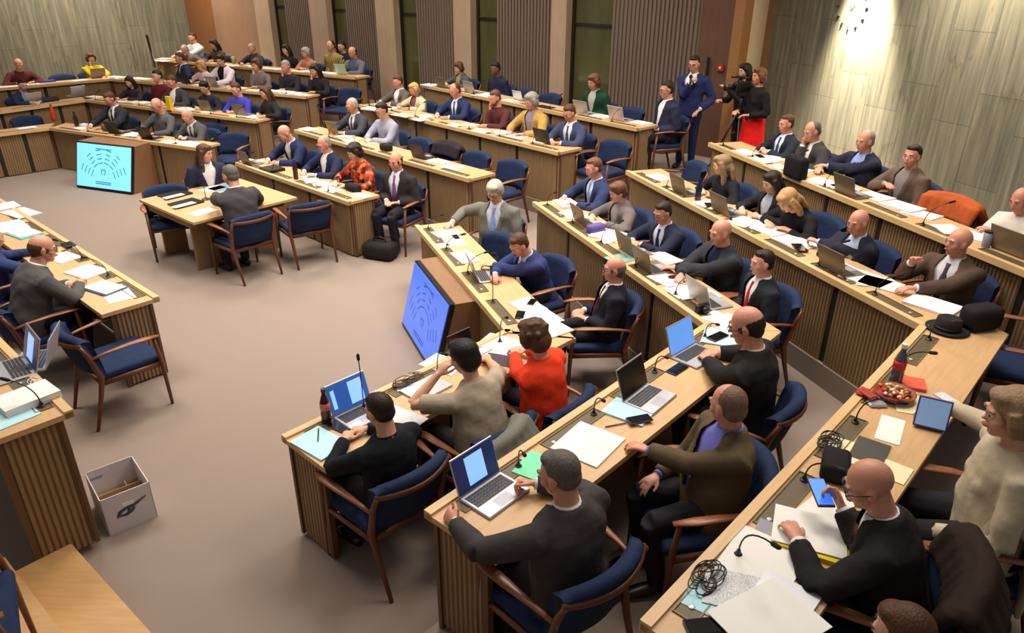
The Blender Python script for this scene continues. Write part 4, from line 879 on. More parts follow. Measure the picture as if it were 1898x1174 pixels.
# ---------------- screens ----------------
SCRB = mat('screen_blue', (70, 110, 232), .3, emit=.75); SCRL = mat('screen_lightblue', (120, 206, 240), .3, emit=.8); SCRD = mat('screen_marks', (52, 84, 150), .4, emit=.2)
def monitor(bl, br, h, back, label, m, marks):
    d = (br - bl); d.z = 0; w_ = d.length; d.normalize(); t = thing('floor_monitor', label, 'screen', (bl.x, bl.y, 0), math.atan2(d.y, d.x))
    z0 = bl.z; a = math.atan2(back, h); M = Matrix.Translation((0, 0, z0)) @ Matrix.Rotation(-a, 4, 'X'); hh = math.hypot(h, back)
    mb = MB(); mb.box((-.02, .004, -.03), (w_ + .02, .05, hh + .02), M); mb.build('bezel', BLACK, t)
    mb = MB(); mb.box((0, -.002, 0), (w_, .004, hh), M); sc_ = mb.build('display', m, t)
    mb = MB()
    def dash(u, v_, L, ang):
        c_ = Vector((u * w_, -.0035, v_ * hh)); dx = math.cos(ang) * L / 2; dz = math.sin(ang) * L / 2; q_ = .006
        P_ = [c_ + Vector((-dx - math.sin(ang) * q_, 0, -dz + math.cos(ang) * q_)), c_ + Vector((-dx + math.sin(ang) * q_, 0, -dz - math.cos(ang) * q_)), c_ + Vector((dx + math.sin(ang) * q_, 0, dz - math.cos(ang) * q_)), c_ + Vector((dx - math.sin(ang) * q_, 0, dz + math.cos(ang) * q_))]
        mb.add([M @ p for p in P_], [(0, 1, 2, 3)])
    for r_ in (.26, .34, .42, .50):   # the seating plan drawn on the screen
        for k in range(3):
            for sx in (-1, 1):
                if sx < 0 and k == 0: pass
                am = R(90 + sx * (14 + k * 26)); u = .5 + math.cos(am) * r_ * .85; v_ = .26 + math.sin(am) * r_ * 1.25
                if k == 2: v_ -= .06
                dash(u, v_, .10 if k < 2 else .12, am + math.pi / 2)
    for v_ in (.9, .14, .10): dash(.5, v_, .34, 0)
    dash(.47, .36, .08, R(110)); dash(.53, .36, .08, R(70)); dash(.5, .42, .1, 0)
    mb.build('seating_plan', SCRD, sc_)
    dp_ = .34
    mb = MB(); vv = [M @ Vector((-.03, .05, -.03)), M @ Vector((-.03, .05, hh + .03)), Vector((-.03, .05 + back + dp_, z0 + h + .02)), Vector((-.03, .05 + dp_ + back, .0)), Vector((-.03, .06, 0))]
    vv2 = [v_ + Vector((w_ + .06, 0, 0)) for v_ in vv]
    mb.add(vv + vv2, [(0, 1, 2, 3, 4), (9, 8, 7, 6, 5), (0, 5, 6, 1), (1, 6, 7, 2), (2, 7, 8, 3), (3, 8, 9, 4), (4, 9, 5, 0)])
    mb.build('wooden_housing', mat('monitor_wood', (132, 96, 66), .5, kind='wood'), t)
    return t
monitor(at(143, 343, .05), at(242, 356, .05), .68, .20, 'light blue floor monitor showing a seating plan before the far desk', SCRL, 1)
monitor(at(746, 597, .05), at(803, 690, .05), .64, .17, 'deep blue floor monitor in wooden housing seen obliquely', SCRB, 1)
# ---------------- things on the desks ----------------
KEYS = mat('keyboard_dark', (44, 44, 50), .5)
def put(key, px, py, lift=0, lvlz=None):
    F = FRM[key]; z = F['top'] + lift; q = at(px, py, z); return q, F['face'] - math.pi / 2
LAPM = {}
def laptop(key, px, py, label, rz=0, body=SILVER, screen=None, s=1.0, tilt=108, pos=None):
    """px, py: middle of the keyboard half; open towards the sitter"""
    q, rzf = put(key, px, py)
    t = thing('laptop', label, 'laptop', q, rzf + R(rz))
    k = (body.name, screen, s, tilt)
    if k not in LAPM:
        W, D = .304 * s, .212 * s
        b = MB(); b.rbox((-W / 2, -D / 2, .001), (W / 2, D / 2, .016), .005, seg=1); b = b.build('base', body, t)
        kb = MB()
        for r_ in range(5):
            for c_ in range(12):
                x0 = -W * .44 + c_ * W * .0735; y0 = -.01 + r_ * D * .093; kb.box((x0, y0, .016), (x0 + W * .064, y0 + D * .076, .0185))
        kb = kb.build('keyboard', KEYS, b)
        tp_ = MB(); tp_.box((-W * .17, -D * .44, .0158), (W * .17, -D * .12, .0165)); tp_.build('trackpad', mat('trackpad', (170, 170, 178), .4, metal=.3), b)
        M = Matrix.Translation((0, D / 2 - .002, .014)) @ Matrix.Rotation(-R(tilt - 90), 4, 'X')
        l = MB(); l.rbox((-W / 2, -.0, 0), (W / 2, .008, D * 1.0), .003, M, 1); l = l.build('lid', body, t)
        sm = {'blue': mat('laptop_screen_blue', (92, 150, 230), .3, emit=.7), 'dark': mat('laptop_screen_dark', (30, 40, 84), .3, emit=.5), 'off': mat('laptop_screen_off', (14, 16, 15), .35), 'page': mat('laptop_screen_navy', (40, 84, 160), .3, emit=.6)}[screen or 'off']
        z1 = MB(); z1.box((-W * .475, -.0025, D * .045), (W * .475, 0, D * .955), M); dsp = z1.build('display', sm, l)
        if screen in ('dark', 'page'):
            w1 = MB(); x0 = -.22 if screen == 'dark' else .02; w1.box((W * x0, -.0035, D * .14), (W * (.2 if screen == 'dark' else .36), -.0025, D * .86), M)
            if screen == 'page': w1.box((-W * .42, -.0035, D * .2), (-W * .33, -.0025, D * .8), M)
            w1.build('window_panes', mat('document_blue', (140, 190, 250), .3, emit=.8), dsp)
        LAPM[k] = t
    else:
        src = LAPM[k]
        for ch in list(src.children): copy_tree(ch, t)
    return t
PM = {}
def paper(key, px, py, label, rz=0, w_=.21, l_=.297, th=.003, m=None, name='paper', cat='paper', lift=0, curl=0):
    q, rzf = put(key, px, py, lift); m = m or WHITE
    mb = MB()
    if th > .008:
        n = max(2, int(th / .004))
        for i in range(n):
            a = random.uniform(-.03, .03); M = Matrix.Rotation(a, 4, 'Z'); mb.box((-w_ / 2, -l_ / 2, th * i / n + .0006), (w_ / 2, l_ / 2, th * (i + 1) / n), M)
    else:
        nx = 6; v = []; f = []
        for k2 in range(2):
            for i in range(nx + 1):
                u = i / nx - .5; z_ = .0012 + th * k2 + (curl * (abs(u) * 2) ** 3)
                v += [(u * w_, -l_ / 2, z_), (u * w_, l_ / 2, z_)]
        o_ = 2 * (nx + 1)
        for i in range(nx):
            a = 2 * i; f += [(o_ + a, o_ + a + 2, o_ + a + 3, o_ + a + 1), (a, a + 1, a + 3, a + 2), (a, a + 2, o_ + a + 2, o_ + a), (a + 1, o_ + a + 1, o_ + a + 3, a + 3)]
        f += [(0, o_, o_ + 1, 1), (2 * nx, 2 * nx + 1, o_ + 2 * nx + 1, o_ + 2 * nx)]; mb.add(v, f)
    o = mb.build(name, m); o.location = q; o.rotation_euler = (0, 0, rzf + R(rz)); return tag(o, label, cat)
def phone(key, px, py, label, rz=0, lift=0, s=1.0):
    q, rzf = put(key, px, py, lift); t = thing('smartphone', label, 'phone', q, rzf + R(rz))
    MB().rbox((-.037 * s, -.075 * s, .001), (.037 * s, .075 * s, .010), .004, seg=2).build('body', BLACK, t); MB().box((-.034 * s, -.071 * s, .0098), (.034 * s, .071 * s, .0106)).build('display', mat('glass_black', (12, 14, 18), .1), t); return t
def bottle(key, px, py, label, c_, cap, h=.23, r_=.032, drink=None):
    q, rzf = put(key, px, py); t = thing('bottle', label, 'bottle', q)
    MB().lathe([(r_ * .9, 0), (r_, .01), (r_, h * .30), (r_ * .92, h * .36), (r_, h * .44), (r_, h * .58), (r_ * .62, h * .76), (r_ * .38, h * .84), (r_ * .38, h * .9)], n=16).build('body', mat('bottle_%d_%d_%d' % c_, c_, .12), t, True)
    if drink: MB().lathe([(r_ * 1.01, h * .40), (r_ * 1.01, h * .60)], n=16).build('wrap', mat('wrap_%d_%d_%d' % drink, drink, .4), t, True)
    MB().lathe([(r_ * .46, h * .9), (r_ * .46, h)], n=12).build('cap', mat('cap_%d_%d_%d' % cap, cap, .4), t); return t
MICN = {}
def mic(key, xi, label, h=.36, bend=.18, yaw=0, dx=.10, group=None):
    F = FRM[key]; ax = F['trays'][xi][0] + .05; q = dp(key, ax, .105, .7525)
    t = thing('gooseneck_microphone', label, 'microphone', q, math.atan2(F['ld'].y, F['ld'].x) + R(yaw), group)
    MB().lathe([(.02, 0), (.02, .006), (.011, .012), (.009, .03)], n=12).build('base', BLACK, t)
    pts = [(dx * u * u, bend * u ** 2.2, .02 + h * (u - .18 * u ** 3)) for u in [i / 8 for i in range(9)]]
    MB().tube(pts, [.0038] * 9, 6).build('neck', BLACK, t, True)
    e = Vector(pts[-1]); dr = (e - Vector(pts[-2])).normalized()
    MB().tube([e - dr * .01, e, e + dr * .035, e + dr * .045], [.006, .0105, .0105, .006], 8).build('head', mat('mic_foam', (26, 24, 26), .9), t, True); return t
mic('D1', 2, 'tall black gooseneck microphone before the cola bottle', .44, .02, dx=.02)
WHOMIC = [('D1', 1, 'before the silver closed laptop', .3, .2), ('D1', 0, 'before the woman in orange-red jumper', .34, .16), ('C1', 3, 'rising over the phones and papers', .42, -.05), ('C1', 2, 'beside the white laptop of the blue suit', .26, .14), ('C1', 1, 'before the empty chair in the innermost row', .2, .14), ('C1', 0, 'by the top end of the desk near the pale blue tie', .2, .12),
  ('D2', 3, 'at the desk corner gripped by charcoal suit', .22, .12), ('D2', 2, 'behind the large white sheets', .22, .12), ('D2', 1, 'by the black-screen laptop', .22, .12), ('D2', 0, 'by the flat black phone', .2, .12),
  ('D3', 4, 'nearest the lower edge of the picture', .26, .16), ('D3', 3, 'over the tray beside the loose white sheets', .24, .2), ('D3', 2, 'by the yellow pad', .3, .2), ('D3', 1, 'over the coiled black cables', .3, .16), ('D3', 0, 'beside the snack bowl', .24, .14)]
for key, i, s_, h_, b_ in WHOMIC:
    if i < len(FRM[key]['trays']): mic(key, i, 'black gooseneck microphone ' + s_, h_, b_)
ROWS = {'A1': 'long left desk of folded arms', 'E1': 'innermost desk over the light blue monitor', 'B1': 'desk of the floral blouse', 'B2': 'second-row desk with empty chairs', 'C2': 'desk crowded with laptops', 'B3': 'mustard blazer row', 'C3': 'blonde women row', 'C4': 'stone wall row', 'B4': 'row before the ribbed panels', 'E2': 'row of the blue shirt', 'E3': 'row of the white blouse'}
for key in ROWS:
    F = FRM[key]; used = set(); k = 0
    for who, (b_, f_) in SEATED.items():
        v_ = b_ - F['lo']; y_ = v_.dot(Vector((-F['ld'].y, F['ld'].x, 0))); x_ = v_.dot(F['ld'])
        if not (.3 < y_ < 1.35 and abs(b_.z - F['z']) < .05 and -.2 < x_ < F['L'] + .2): continue
        i = min(range(len(F['trays'])), key=lambda j: abs((F['trays'][j][0] + F['trays'][j][1]) / 2 - x_))
        if i in used: continue
        used.add(i); k += 1
        mic(key, i, 'thin black desk microphone before the ' + who, .2 + .05 * ((i * 7) % 3) / 2, .07 + .03 * (i % 3), yaw=(i * 37) % 40 - 20)
mic('P', 0, 'short black microphone at the tall speaker desk', .2, .1)
# D1
paper('D1', 593, 823, 'cyan notebook lying at the near desk corner with a pen on it', 4, .22, .30, .012, CYAN, 'notebook', 'notebook')
def pen(key, px, py, label, c_=(20, 20, 24), rz=30, lift=.002):
    q, rzf = put(key, px, py, lift); mb = MB(); mb.tube([(0, -.07, .004), (0, -.055, .0045), (0, .07, .0045)], [.001, .004, .004], 7)
    o = mb.build('pen', mat('pen_%d_%d_%d' % c_, c_, .4), None, True); o.location = q; o.rotation_euler = (0, 0, rzf + R(rz)); return tag(o, label, 'pen')
pen('D1', 590, 808, 'black pen on the cyan notebook', lift=.015, rz=-35)
laptop('D1', 672, 772, 'silver laptop with blue desktop screen before the black jumper', 0, screen='page')
bottle('D1', 606, 783, 'half-drunk cola bottle with pink wrapper', (58, 30, 26), (30, 24, 24), .25, .032, (206, 104, 104))
phone('D1', 628, 793, 'black smartphone lying right behind the cola bottle', 10)
paper('D1', 742, 778, 'printed sheet between black jumper and beige knit', 10, m=mat('paper_print', (235, 235, 235), .8, kind='print'))
paper('D1', 790, 722, 'closed silver laptop under the raised forearm', 0, .304, .21, .015, SILVER, 'closed_laptop', 'laptop')
paper('D1', 822, 676, 'white sheet beside the raised hand', 10)
def cables(key, px, py, label, n=5, r_=.09, c_=BLACK):
    q, rzf = put(key, px, py, .006); mb = MB()
    for i in range(n):
        a0 = random.uniform(0, 6); pts = []
        for j in range(40): a = a0 + j * .17; rr = r_ * (.6 + .4 * math.sin(j * .26 + i)); pts.append((rr * math.cos(a), rr * .55 * math.sin(a), .004 + .003 * i + .005 * math.sin(j * .4 + i) ** 2))
        mb.tube(pts, .0026, 5)
    o = mb.build('cable_coil', c_, None, True); o.location = q; o.rotation_euler = (0, 0, rzf); return tag(o, label, 'cables')
cables('D1', 757, 708, 'tangle of black charging cables on the front desk tray', 6, .13)
paper('D1', 928, 638, 'white open papers before the orange-red jumper', 15, .24, .32, .006)
paper('D1', 905, 655, 'printed sheets beside the dark photo print', 30, m=mat('paper_print', (235, 235, 235), .8, kind='print'))
paper('D1', 925, 668, 'dark glossy photo print under the orange-red sleeve', 25, .16, .22, .004, mat('photo_print', (70, 60, 66), .3))
def tablet_up(key, px, py, label, w_, h_, m, rz=0, tilt=20):
    q, rzf = put(key, px, py); t = thing('tablet', label, 'tablet', q, rzf + R(rz)); M = Matrix.Translation((0, 0, .003)) @ Matrix.Rotation(-R(tilt), 4, 'X')
    MB().rbox((-w_ / 2, 0, 0), (w_ / 2, .01, h_), .004, M, 1).build('casing', BLACK, t); MB().box((-w_ * .46, -.002, h_ * .06), (w_ * .46, 0, h_ * .94), M).build('display', m, t)
    MB().box((-w_ * .4, .008, .0), (w_ * .4, .1, .006)).build('stand', BLACK, t); return t
tablet_up('D1', 858, 655, 'dark tablet standing upright before the dark-haired woman', .24, .17, mat('glass_black', (12, 14, 18), .1), 0, 15)
# C1
paper('C1', 828, 432, 'white sheet nearest the upper desk end', 10); paper('C1', 842, 448, 'white form with a black phone on it', -5, .3, .21); phone('C1', 845, 440, 'small square black phone on the white form', 90, .005, .8)
paper('C1', 862, 477, 'white sheets between the empty chair and blue suit', 5, .34, .2, .006); paper('C1', 818, 456, 'small printed card on the inner desk tray', 20, .1, .16)
laptop('C1', 902, 513, 'white laptop typed on by the man in blue suit', -6, body=SILVER, screen='off')
paper('C1', 978, 568, 'white papers with a teal folder before the dark red tie', 12, .3, .22, .006); paper('C1', 1000, 590, 'pale blue sheets below the two phones', 10, .3, .3, .005, mat('paper_ice', (205, 228, 236), .8)); paper('C1', 1022, 614, 'white sheets at the desk corner behind the orange-red jumper', 15, .21, .3, .008)
phone('C1', 964, 585, 'black phone lying across the papers, lower of two', 60); phone('C1', 986, 561, 'teal-cased phone on the papers, upper of two', 50, .006, .8)
# D2
laptop('D2', 918, 920, 'silver laptop with dark document screen before charcoal suit', 0, screen='dark')
paper('D2', 1012, 872, 'mint green folder under the charcoal sleeve', 12, .22, .30, .006, mat('paper_mint', (130, 226, 180), .8), 'folder', 'folder')
paper('D2', 1090, 824, 'large bare white sheets in the middle of the desk', 6, .33, .30, .008)
laptop('D2', 1205, 742, 'silver laptop with black screen between the cyan book and phone', 2, screen='off')
paper('D2', 1165, 765, 'cyan calendar book before the olive jacket', 8, .2, .27, .012, CYAN, 'notebook', 'notebook'); phone('D2', 1185, 779, 'black phone lying on the cyan calendar book', 60, .014)
pen('D2', 1142, 789, 'purple pen beside the cyan calendar book', (92, 50, 96), 60)
phone('D2', 1255, 686, 'black flat case between the two laptops', 88, 0, 1.1)
laptop('D2', 1290, 662, 'silver laptop with plain blue screen at the corner', -4, screen='blue')
paper('D2', 1334, 627, 'cyan notebook with phone at the inner corner', 20, .26, .24, .012, CYAN, 'notebook', 'notebook'); phone('D2', 1330, 625, 'long black phone on the corner notebook', 80, .014, 1.1)
paper('D2', 1362, 600, 'white sheets beside the balding man at the corner', 15, .3, .2, .006)
# C2
paper('C2', 1050, 380, 'thick white paper stack at the upper end of the desk', 0, .3, .22, .03); paper('C2', 1062, 398, 'white and blue printed brochures', 20, .28, .2, .01, mat('paper_print', (235, 235, 235), .8, kind='print'))
laptop('C2', 1093, 415, 'olive-grey laptop before the woman in grey blazer', 0, GREYL, 'off'); laptop('C2', 1180, 468, 'olive-grey laptop at the folded hands', 0, GREYL, 'off'); laptop('C2', 1213, 498, 'silver laptop behind the balding man with glasses', 0, GREYL, 'off'); laptop('C2', 1318, 560, 'grey laptop before the bright red tie', 0, SILVER, 'off')
def bag(loc, label, w_, d_, h_, c_, rz=0, handle=True, name='bag', cat='bag'):
    t = thing(name, label, cat, loc, rz); mb = MB(); mb.rbox((-w_ / 2, -d_ / 2, 0), (w_ / 2, d_ / 2, h_), min(w_, d_, h_) * .28, seg=3); mb.build('body', cloth(c_), t, True)
    if handle: MB().tube([(-w_ * .2, 0, h_ - .01), (-w_ * .17, 0, h_ + .05), (0, 0, h_ + .07), (w_ * .17, 0, h_ + .05), (w_ * .2, 0, h_ - .01)], .008, 6).build('handle', BLACK, t, True)
    MB().box((-w_ * .42, -d_ / 2 - .002, h_ * .55), (w_ * .42, -d_ / 2 + .004, h_ * .58)).build('zipper', BLACK, t); return t
q, _ = put('C2', 1104, 431); bag(q, 'purple soft pouch on the crowded desk', .2, .1, .09, (98, 84, 150), .6, False)
paper('C2', 1128, 438, 'white crumpled papers beside the purple pouch', 30, .3, .3, .02); paper('C2', 1150, 480, 'teal and white leaflets before the folded hands', 10, .2, .24, .005, mat('paper_teal', (120, 170, 165), .8)); paper('C2', 1232, 480, 'open white booklet beside the folded hands', 10, .3, .2, .012)
paper('C2', 1235, 520, 'white sheet with a dark red spectacle case', 10, .3, .2, .006); paper('C2', 1262, 542, 'white sheets left of the leaning laptop', 0, .24, .2, .006); paper('C2', 1330, 590, 'pale sheet beside the small camera', 20, .2, .2)
q, rzf = put('C2', 1253, 516, .007); o = MB().tube([(-.07, 0, .014), (0, 0, .018), (.07, 0, .014)], [.01, .018, .01], 8).build('spectacle_case', cloth((96, 30, 40)), None, True); o.location = q; tag(o, 'dark red spectacle case on white sheets', 'case')
def camera_small(q, label, rz=0):
    t = thing('small_camera', label, 'camera', q, rz); MB().rbox((-.06, -.02, 0), (.06, .02, .075), .008).build('body', BLACK, t); MB().tube([(0, -.02, .037), (0, -.06, .037)], [.027, .025], 14).build('lens', BLACK, t, True)
q, _ = put('C2', 1300, 580); camera_small(q, 'small black camera on the crowded desk near the corner', .5)
# C3
paper('C3', 1222, 330, 'white block of paper at the aisle end of the desk', 5, .3, .2, .01); laptop('C3', 1275, 358, 'grey laptop before the fair woman facing away', 0, GREYL, 'off'); laptop('C3', 1352, 395, 'grey laptop before the woman holding a pen', 0, GREYL, 'off')
bottle('C3', 1293, 372, 'dark blue drinking bottle between two grey laptops', (26, 30, 62), (22, 24, 50), .24, .034); paper('C3', 1310, 378, 'white sheets with a phone beside the dark blue bottle', 5, .22, .24, .006); phone('C3', 1314, 381, 'black phone next to the dark blue bottle', 70, .008)
paper('C3', 1378, 412, 'open booklet before the bowing blonde woman', 20, .24, .3, .008); paper('C3', 1425, 428, 'white sheets under the blonde woman hands', 10, .3, .22, .006); paper('C3', 1475, 450, 'broad white papers with a small tablet', 10, .36, .26, .01); phone('C3', 1482, 460, 'small grey tablet on the broad white papers', 70, .012, 1.3)
laptop('C3', 1562, 503, 'grey laptop before the man with bow tie', 0, GREYL, 'off'); paper('C3', 1605, 518, 'white papers with red edge before the brown suit', 20, .34, .26, .012); paper('C3', 1632, 528, 'second white paper pile beside the brown suit hand', 30, .3, .22, .012)
paper('C3', 1728, 568, 'white spiral notepad beside the black hat', 20, .34, .25, .02, name='notepad', cat='notepad')
# C4
paper('C4', 1382, 283, 'white sheets at the aisle end of the wall row', 5, .3, .2, .006); paper('C4', 1412, 297, 'white papers before the clasped hands', 12, .32, .24, .008); paper('C4', 1440, 311, 'printed booklets beside the black bag', 0, .24, .22, .01, mat('paper_print', (235, 235, 235), .8, kind='print'))
phone('C4', 1408, 290, 'black phone on papers in the wall row', 80, .01); q, rzf = put('C4', 1472, 330); bag(q, 'tall black bag standing on the wall row desk', .3, .12, .24, (30, 28, 30), rzf, False)
paper('C4', 1525, 338, 'white sheets with a long dark case', 10, .34, .24, .006); laptop('C4', 1583, 362, 'brown-grey laptop before the open blue shirt', 0, GREYL, 'off'); paper('C4', 1622, 365, 'white open notebook between the laptop and taupe jacket', 10, .3, .24, .008)
paper('C4', 1672, 385, 'white stack on black folder before the taupe jacket', 10, .34, .24, .02); paper('C4', 1708, 398, 'white sheet sliding off the black folder stack', 18, .3, .22, .006); paper('C4', 1812, 440, 'papers beside the grey tumbler', 20, .3, .22, .01)
q, _ = put('C4', 1826, 458); t = thing('tumbler', 'grey tumbler standing before the white jumper', 'cup', q); MB().lathe([(.03, 0), (.032, .005), (.038, .13), (.035, .13), (.03, .01)], n=16).build('body', mat('tumbler_grey', (128, 128, 140), .3), t, True); MB().lathe([(.04, .128), (.04, .138)], n=16).build('rim', BLACK, t)
laptop('C4', 1885, 468, 'brown-grey laptop at the frame edge of the wall row', 0, GREYL, 'off')
# D3
paper('D3', 1405, 1052, 'large white sheets near the lower desk end', 4, .4, .29, .01); paper('D3', 1442, 1128, 'closed grey laptop half under white sheets', 0, .31, .22, .016, SILVER, 'closed_laptop', 'laptop'); paper('D3', 1425, 1150, 'topmost white sheet covering the closed grey laptop', -18, .36, .28, .004, lift=.018)
paper('D3', 1328, 1118, 'cyan leaflet under the scribbled sheet', 10, .16, .24, .004, CYAN); paper('D3', 1362, 1096, 'scribbled note sheet beside the cyan leaflet', 25, .2, .24, .004, mat('paper_print', (235, 235, 235), .8, kind='print'), lift=.006); phone('D3', 1306, 1163, 'black phone at the lower frame edge', 50, .002)
paper('D3', 1510, 1000, 'yellow writing pad under white sheets', 14, .26, .31, .02, mat('paper_yellow', (232, 208, 30), .7), 'writing_pad', 'notepad'); paper('D3', 1500, 985, 'white sheets lying on the yellow pad', 20, .25, .3, .004, lift=.022); paper('D3', 1440, 1003, 'grey printed brochure sticking out left of the yellow pad', 10, .2, .2, .006, mat('paper_grey', (150, 150, 158), .7))
paper('D3', 1532, 942, 'white folded newspaper under the lit phone', -8, .3, .16, .01); paper('D3', 1612, 838, 'dark grey folder on the desk above the bald head', 6, .22, .16, .006, mat('folder_grey', (70, 66, 60), .7), 'folder', 'folder')
paper('D3', 1572, 838, 'cream envelope between cable tray and dark folder', 10, .2, .2, .004, mat('paper_cream', (232, 222, 180), .8)); paper('D3', 1648, 872, 'cream envelope poking out behind the bald head', 0, .16, .18, .004, mat('paper_cream', (232, 222, 180), .8)); paper('D3', 1650, 797, 'narrow printed list sheet in front of the snack bowl', 10, .27, .12, .002, mat('paper_cream2', (240, 236, 224), .8))
q, rzf = put('D3', 1545, 878); bag(q, 'black leather pouch with zip beside the lit phone', .2, .13, .10, (30, 28, 30), rzf + .3, False)
cables('D3', 1538, 822, 'coil of thick black cables in the tray', 8, .1); cables('D3', 1310, 1075, 'black charger cable in the lower tray', 7, .11)
q, rzf = put('D3', 1655, 738); t = thing('snack_bowl', 'wooden bowl filled with nuts, sweets and wrappers', 'bowl', q)
MB().lathe([(.06, 0), (.085, .01), (.115, .045), (.108, .045), (.08, .018), (.0, .015)], n=24).build('bowl', mat('bowl_wood', (140, 70, 30), .4, kind='wood'), t, True)
cols = [(206, 60, 50), (230, 200, 140), (190, 130, 70), (220, 220, 210), (120, 60, 40)]
for k in range(5):
    mb = MB()
    for i in range(9): a = random.uniform(0, 6.28); r_ = random.uniform(0, .085); mb.ell((r_ * math.cos(a), r_ * math.sin(a), .035 + random.uniform(0, .02)), (.016, .011, .009), Matrix.Rotation(random.uniform(0, 3), 3, 'Z'), 8, 5)
    mb.build('snacks', mat('snack_%d' % k, cols[k], .5), t, True)['kind'] = 'stuff'
q, rzf = put('D3', 1618, 738); mb = MB()
for i in range(5): M = Matrix.Translation((random.uniform(-.06, .06), random.uniform(-.05, .05), .01 + i * .006)) @ Matrix.Rotation(random.uniform(0, 3), 4, 'Z'); mb.rbox((-.045, -.025, 0), (.045, .025, .014), .005, M, 1)
o = mb.build('sweet_wrapper', mat('wrapper_red', (170, 44, 40), .3), None); o.location = q; tag(o, 'pile of crinkled red sweet wrapper beside the snack bowl', 'wrapper')
q, rzf = put('D3', 1625, 752); mb = MB(); mb.rbox((-.05, -.03, 0), (.05, .03, .02), .008, None, 1); o = mb.build('silver_wrapper', SILVER, None); o.location = q; tag(o, 'crumpled silver packet in front of the snack bowl', 'wrapper')
bottle('D3', 1658, 712, 'soft drink bottle with red cap wrapper by the snack bowl', (84, 80, 92), (225, 225, 225), .27, .036, (196, 24, 52))
paper('D3', 1700, 752, 'cream sheet between snack bowl and tablet', 25, .22, .24, .003, mat('paper_cream', (232, 222, 180), .8)); paper('D3', 1690, 714, 'white and red candy package beside the bottle', 20, .14, .14, .02, mat('paper_red', (220, 90, 66), .6), 'package', 'package')
paper('D3', 1672, 722, 'white napkin between bottle and snack bowl', 40, .12, .12, .004); paper('D3', 1762, 745, 'white pill blister strip beside the tablet hand', -30, .07, .18, .006, mat('paper_print', (235, 235, 235), .8, kind='print'))
q = at(1722, 795, 1.165); F = FRM['D3']; t = thing('tablet', 'grey tablet in keyboard cover held by the cream cardigan', 'tablet', q, R(-28)); t.scale = (.85, .85, .85)
M = Matrix.Rotation(-R(15), 4, 'X'); MB().rbox((-.095, 0, 0), (.095, .01, .2), .004, M, 1).build('casing', mat('case_violet', (70, 64, 140), .4), t); MB().box((-.085, -.003, .012), (.085, 0, .188), M).build('display', mat('tablet_screen', (120, 150, 190), .3, emit=.5), t); MB().rbox((-.09, .01, -.004), (.09, .16, .004), .002, None, 1).build('cover', mat('grey_cover', (110, 108, 108), .7), t)
q, _ = put('D3', 1755, 612); t = thing('felt_hat', 'black felt hat lying at the desk corner', 'hat', q); t.scale = (.84, .84, .9)
MB().lathe([(.155, .012), (.165, .018), (.15, .016), (.10, .012), (.098, .05), (.09, .10), (.06, .112), (.03, .10), (0.001, .098)], n=32).build('crown_and_brim', cloth((38, 36, 36)), t, True)
MB().lathe([(.1005, .016), (.1005, .04), (.099, .04)], n=32).build('hatband', mat('hat_band', (18, 18, 18), .5), t, True)
q, _ = put('D3', 1812, 608); bag(q, 'boxy black camera bag with grey lid behind the hat', .26, .16, .17, (34, 32, 34), .25, False, 'camera_bag')
# held things
q = at(1521, 915, FRM['D3']['z'] + .90); qd = at(1508, 890, q.z) - at(1535, 939, q.z); t = thing('smartphone', 'lit blue phone held up by the bald man', 'phone', q, math.atan2(qd.y, qd.x) - math.pi / 2); M = Matrix.Rotation(R(10), 4, 'X')
MB().rbox((-.038, -.08, 0), (.038, .08, .01), .004, M, 2).build('body', BLACK, t); MB().box((-.034, -.07, .0095), (.034, .075, .0106), M).build('display', mat('phone_blue', (60, 120, 240), .3, emit=.9), t)
# B1
laptop('B1', 470, 303, 'grey laptop at the far end of the floral blouse desk', 0, GREYL, 'off'); paper('B1', 505, 316, 'black binder on the innermost desk beside grey laptop', 0, .3, .24, .04, BLACK, 'binder', 'binder')
bottle('B1', 549, 332, 'dark bottle with red drink before the silver-haired man', (60, 22, 30), (50, 30, 50), .27, .034); paper('B1', 580, 328, 'light cyan sheets before the silver-haired man', 8, .3, .24, .006, CYAN); paper('B1', 608, 342, 'grey-green folder beside the dark bottle', 5, .3, .22, .01, mat('folder_sage', (140, 144, 124), .7), 'folder', 'folder')
paper('B1', 612, 352, 'white sheets with red print before the floral blouse', 10, .3, .2, .006); q, rzf = put('B1', 655, 354); bag(q, 'black clutch bag on the desk before the floral blouse', .24, .12, .09, (28, 30, 32), rzf, False); paper('B1', 668, 363, 'white newspaper at the fluted desk end', 10, .3, .16, .006); paper('B1', 462, 299, 'white sheets at the far corner of the floral blouse desk', 10, .22, .2, .006)
q = at(706, 478, .0); bag(q, 'soft black leather travel bag on the carpet', .44, .26, .22, (34, 34, 32), R(-20))
# B2
paper('B2', 572, 240, 'white sheets at the far end of the second row', 5, .3, .22, .008); laptop('B2', 630, 248, 'olive laptop before the grey-haired man looking down', 0, GREYL, 'off'); paper('B2', 662, 258, 'green and white booklet before the light grey jumper', 5, .26, .2, .008, mat('paper_sage', (170, 190, 120), .8)); paper('B2', 690, 263, 'white sheets before the empty chair, near light grey jumper', 15, .3, .22, .006)
q, rzf = put('B2', 716, 279); bag(q, 'small black bag on the second-row desk', .2, .12, .10, (36, 34, 36), rzf, False); laptop('B2', 788, 292, 'dark laptop before the coat-covered chair', 0, BLACK, 'off'); paper('B2', 812, 300, 'magazines and printed sheets beside the dark laptop', 10, .34, .2, .008, mat('paper_print', (235, 235, 235), .8, kind='print')); paper('B2', 838, 310, 'white sheet next to the second-row desk end', 8, .3, .2, .004)
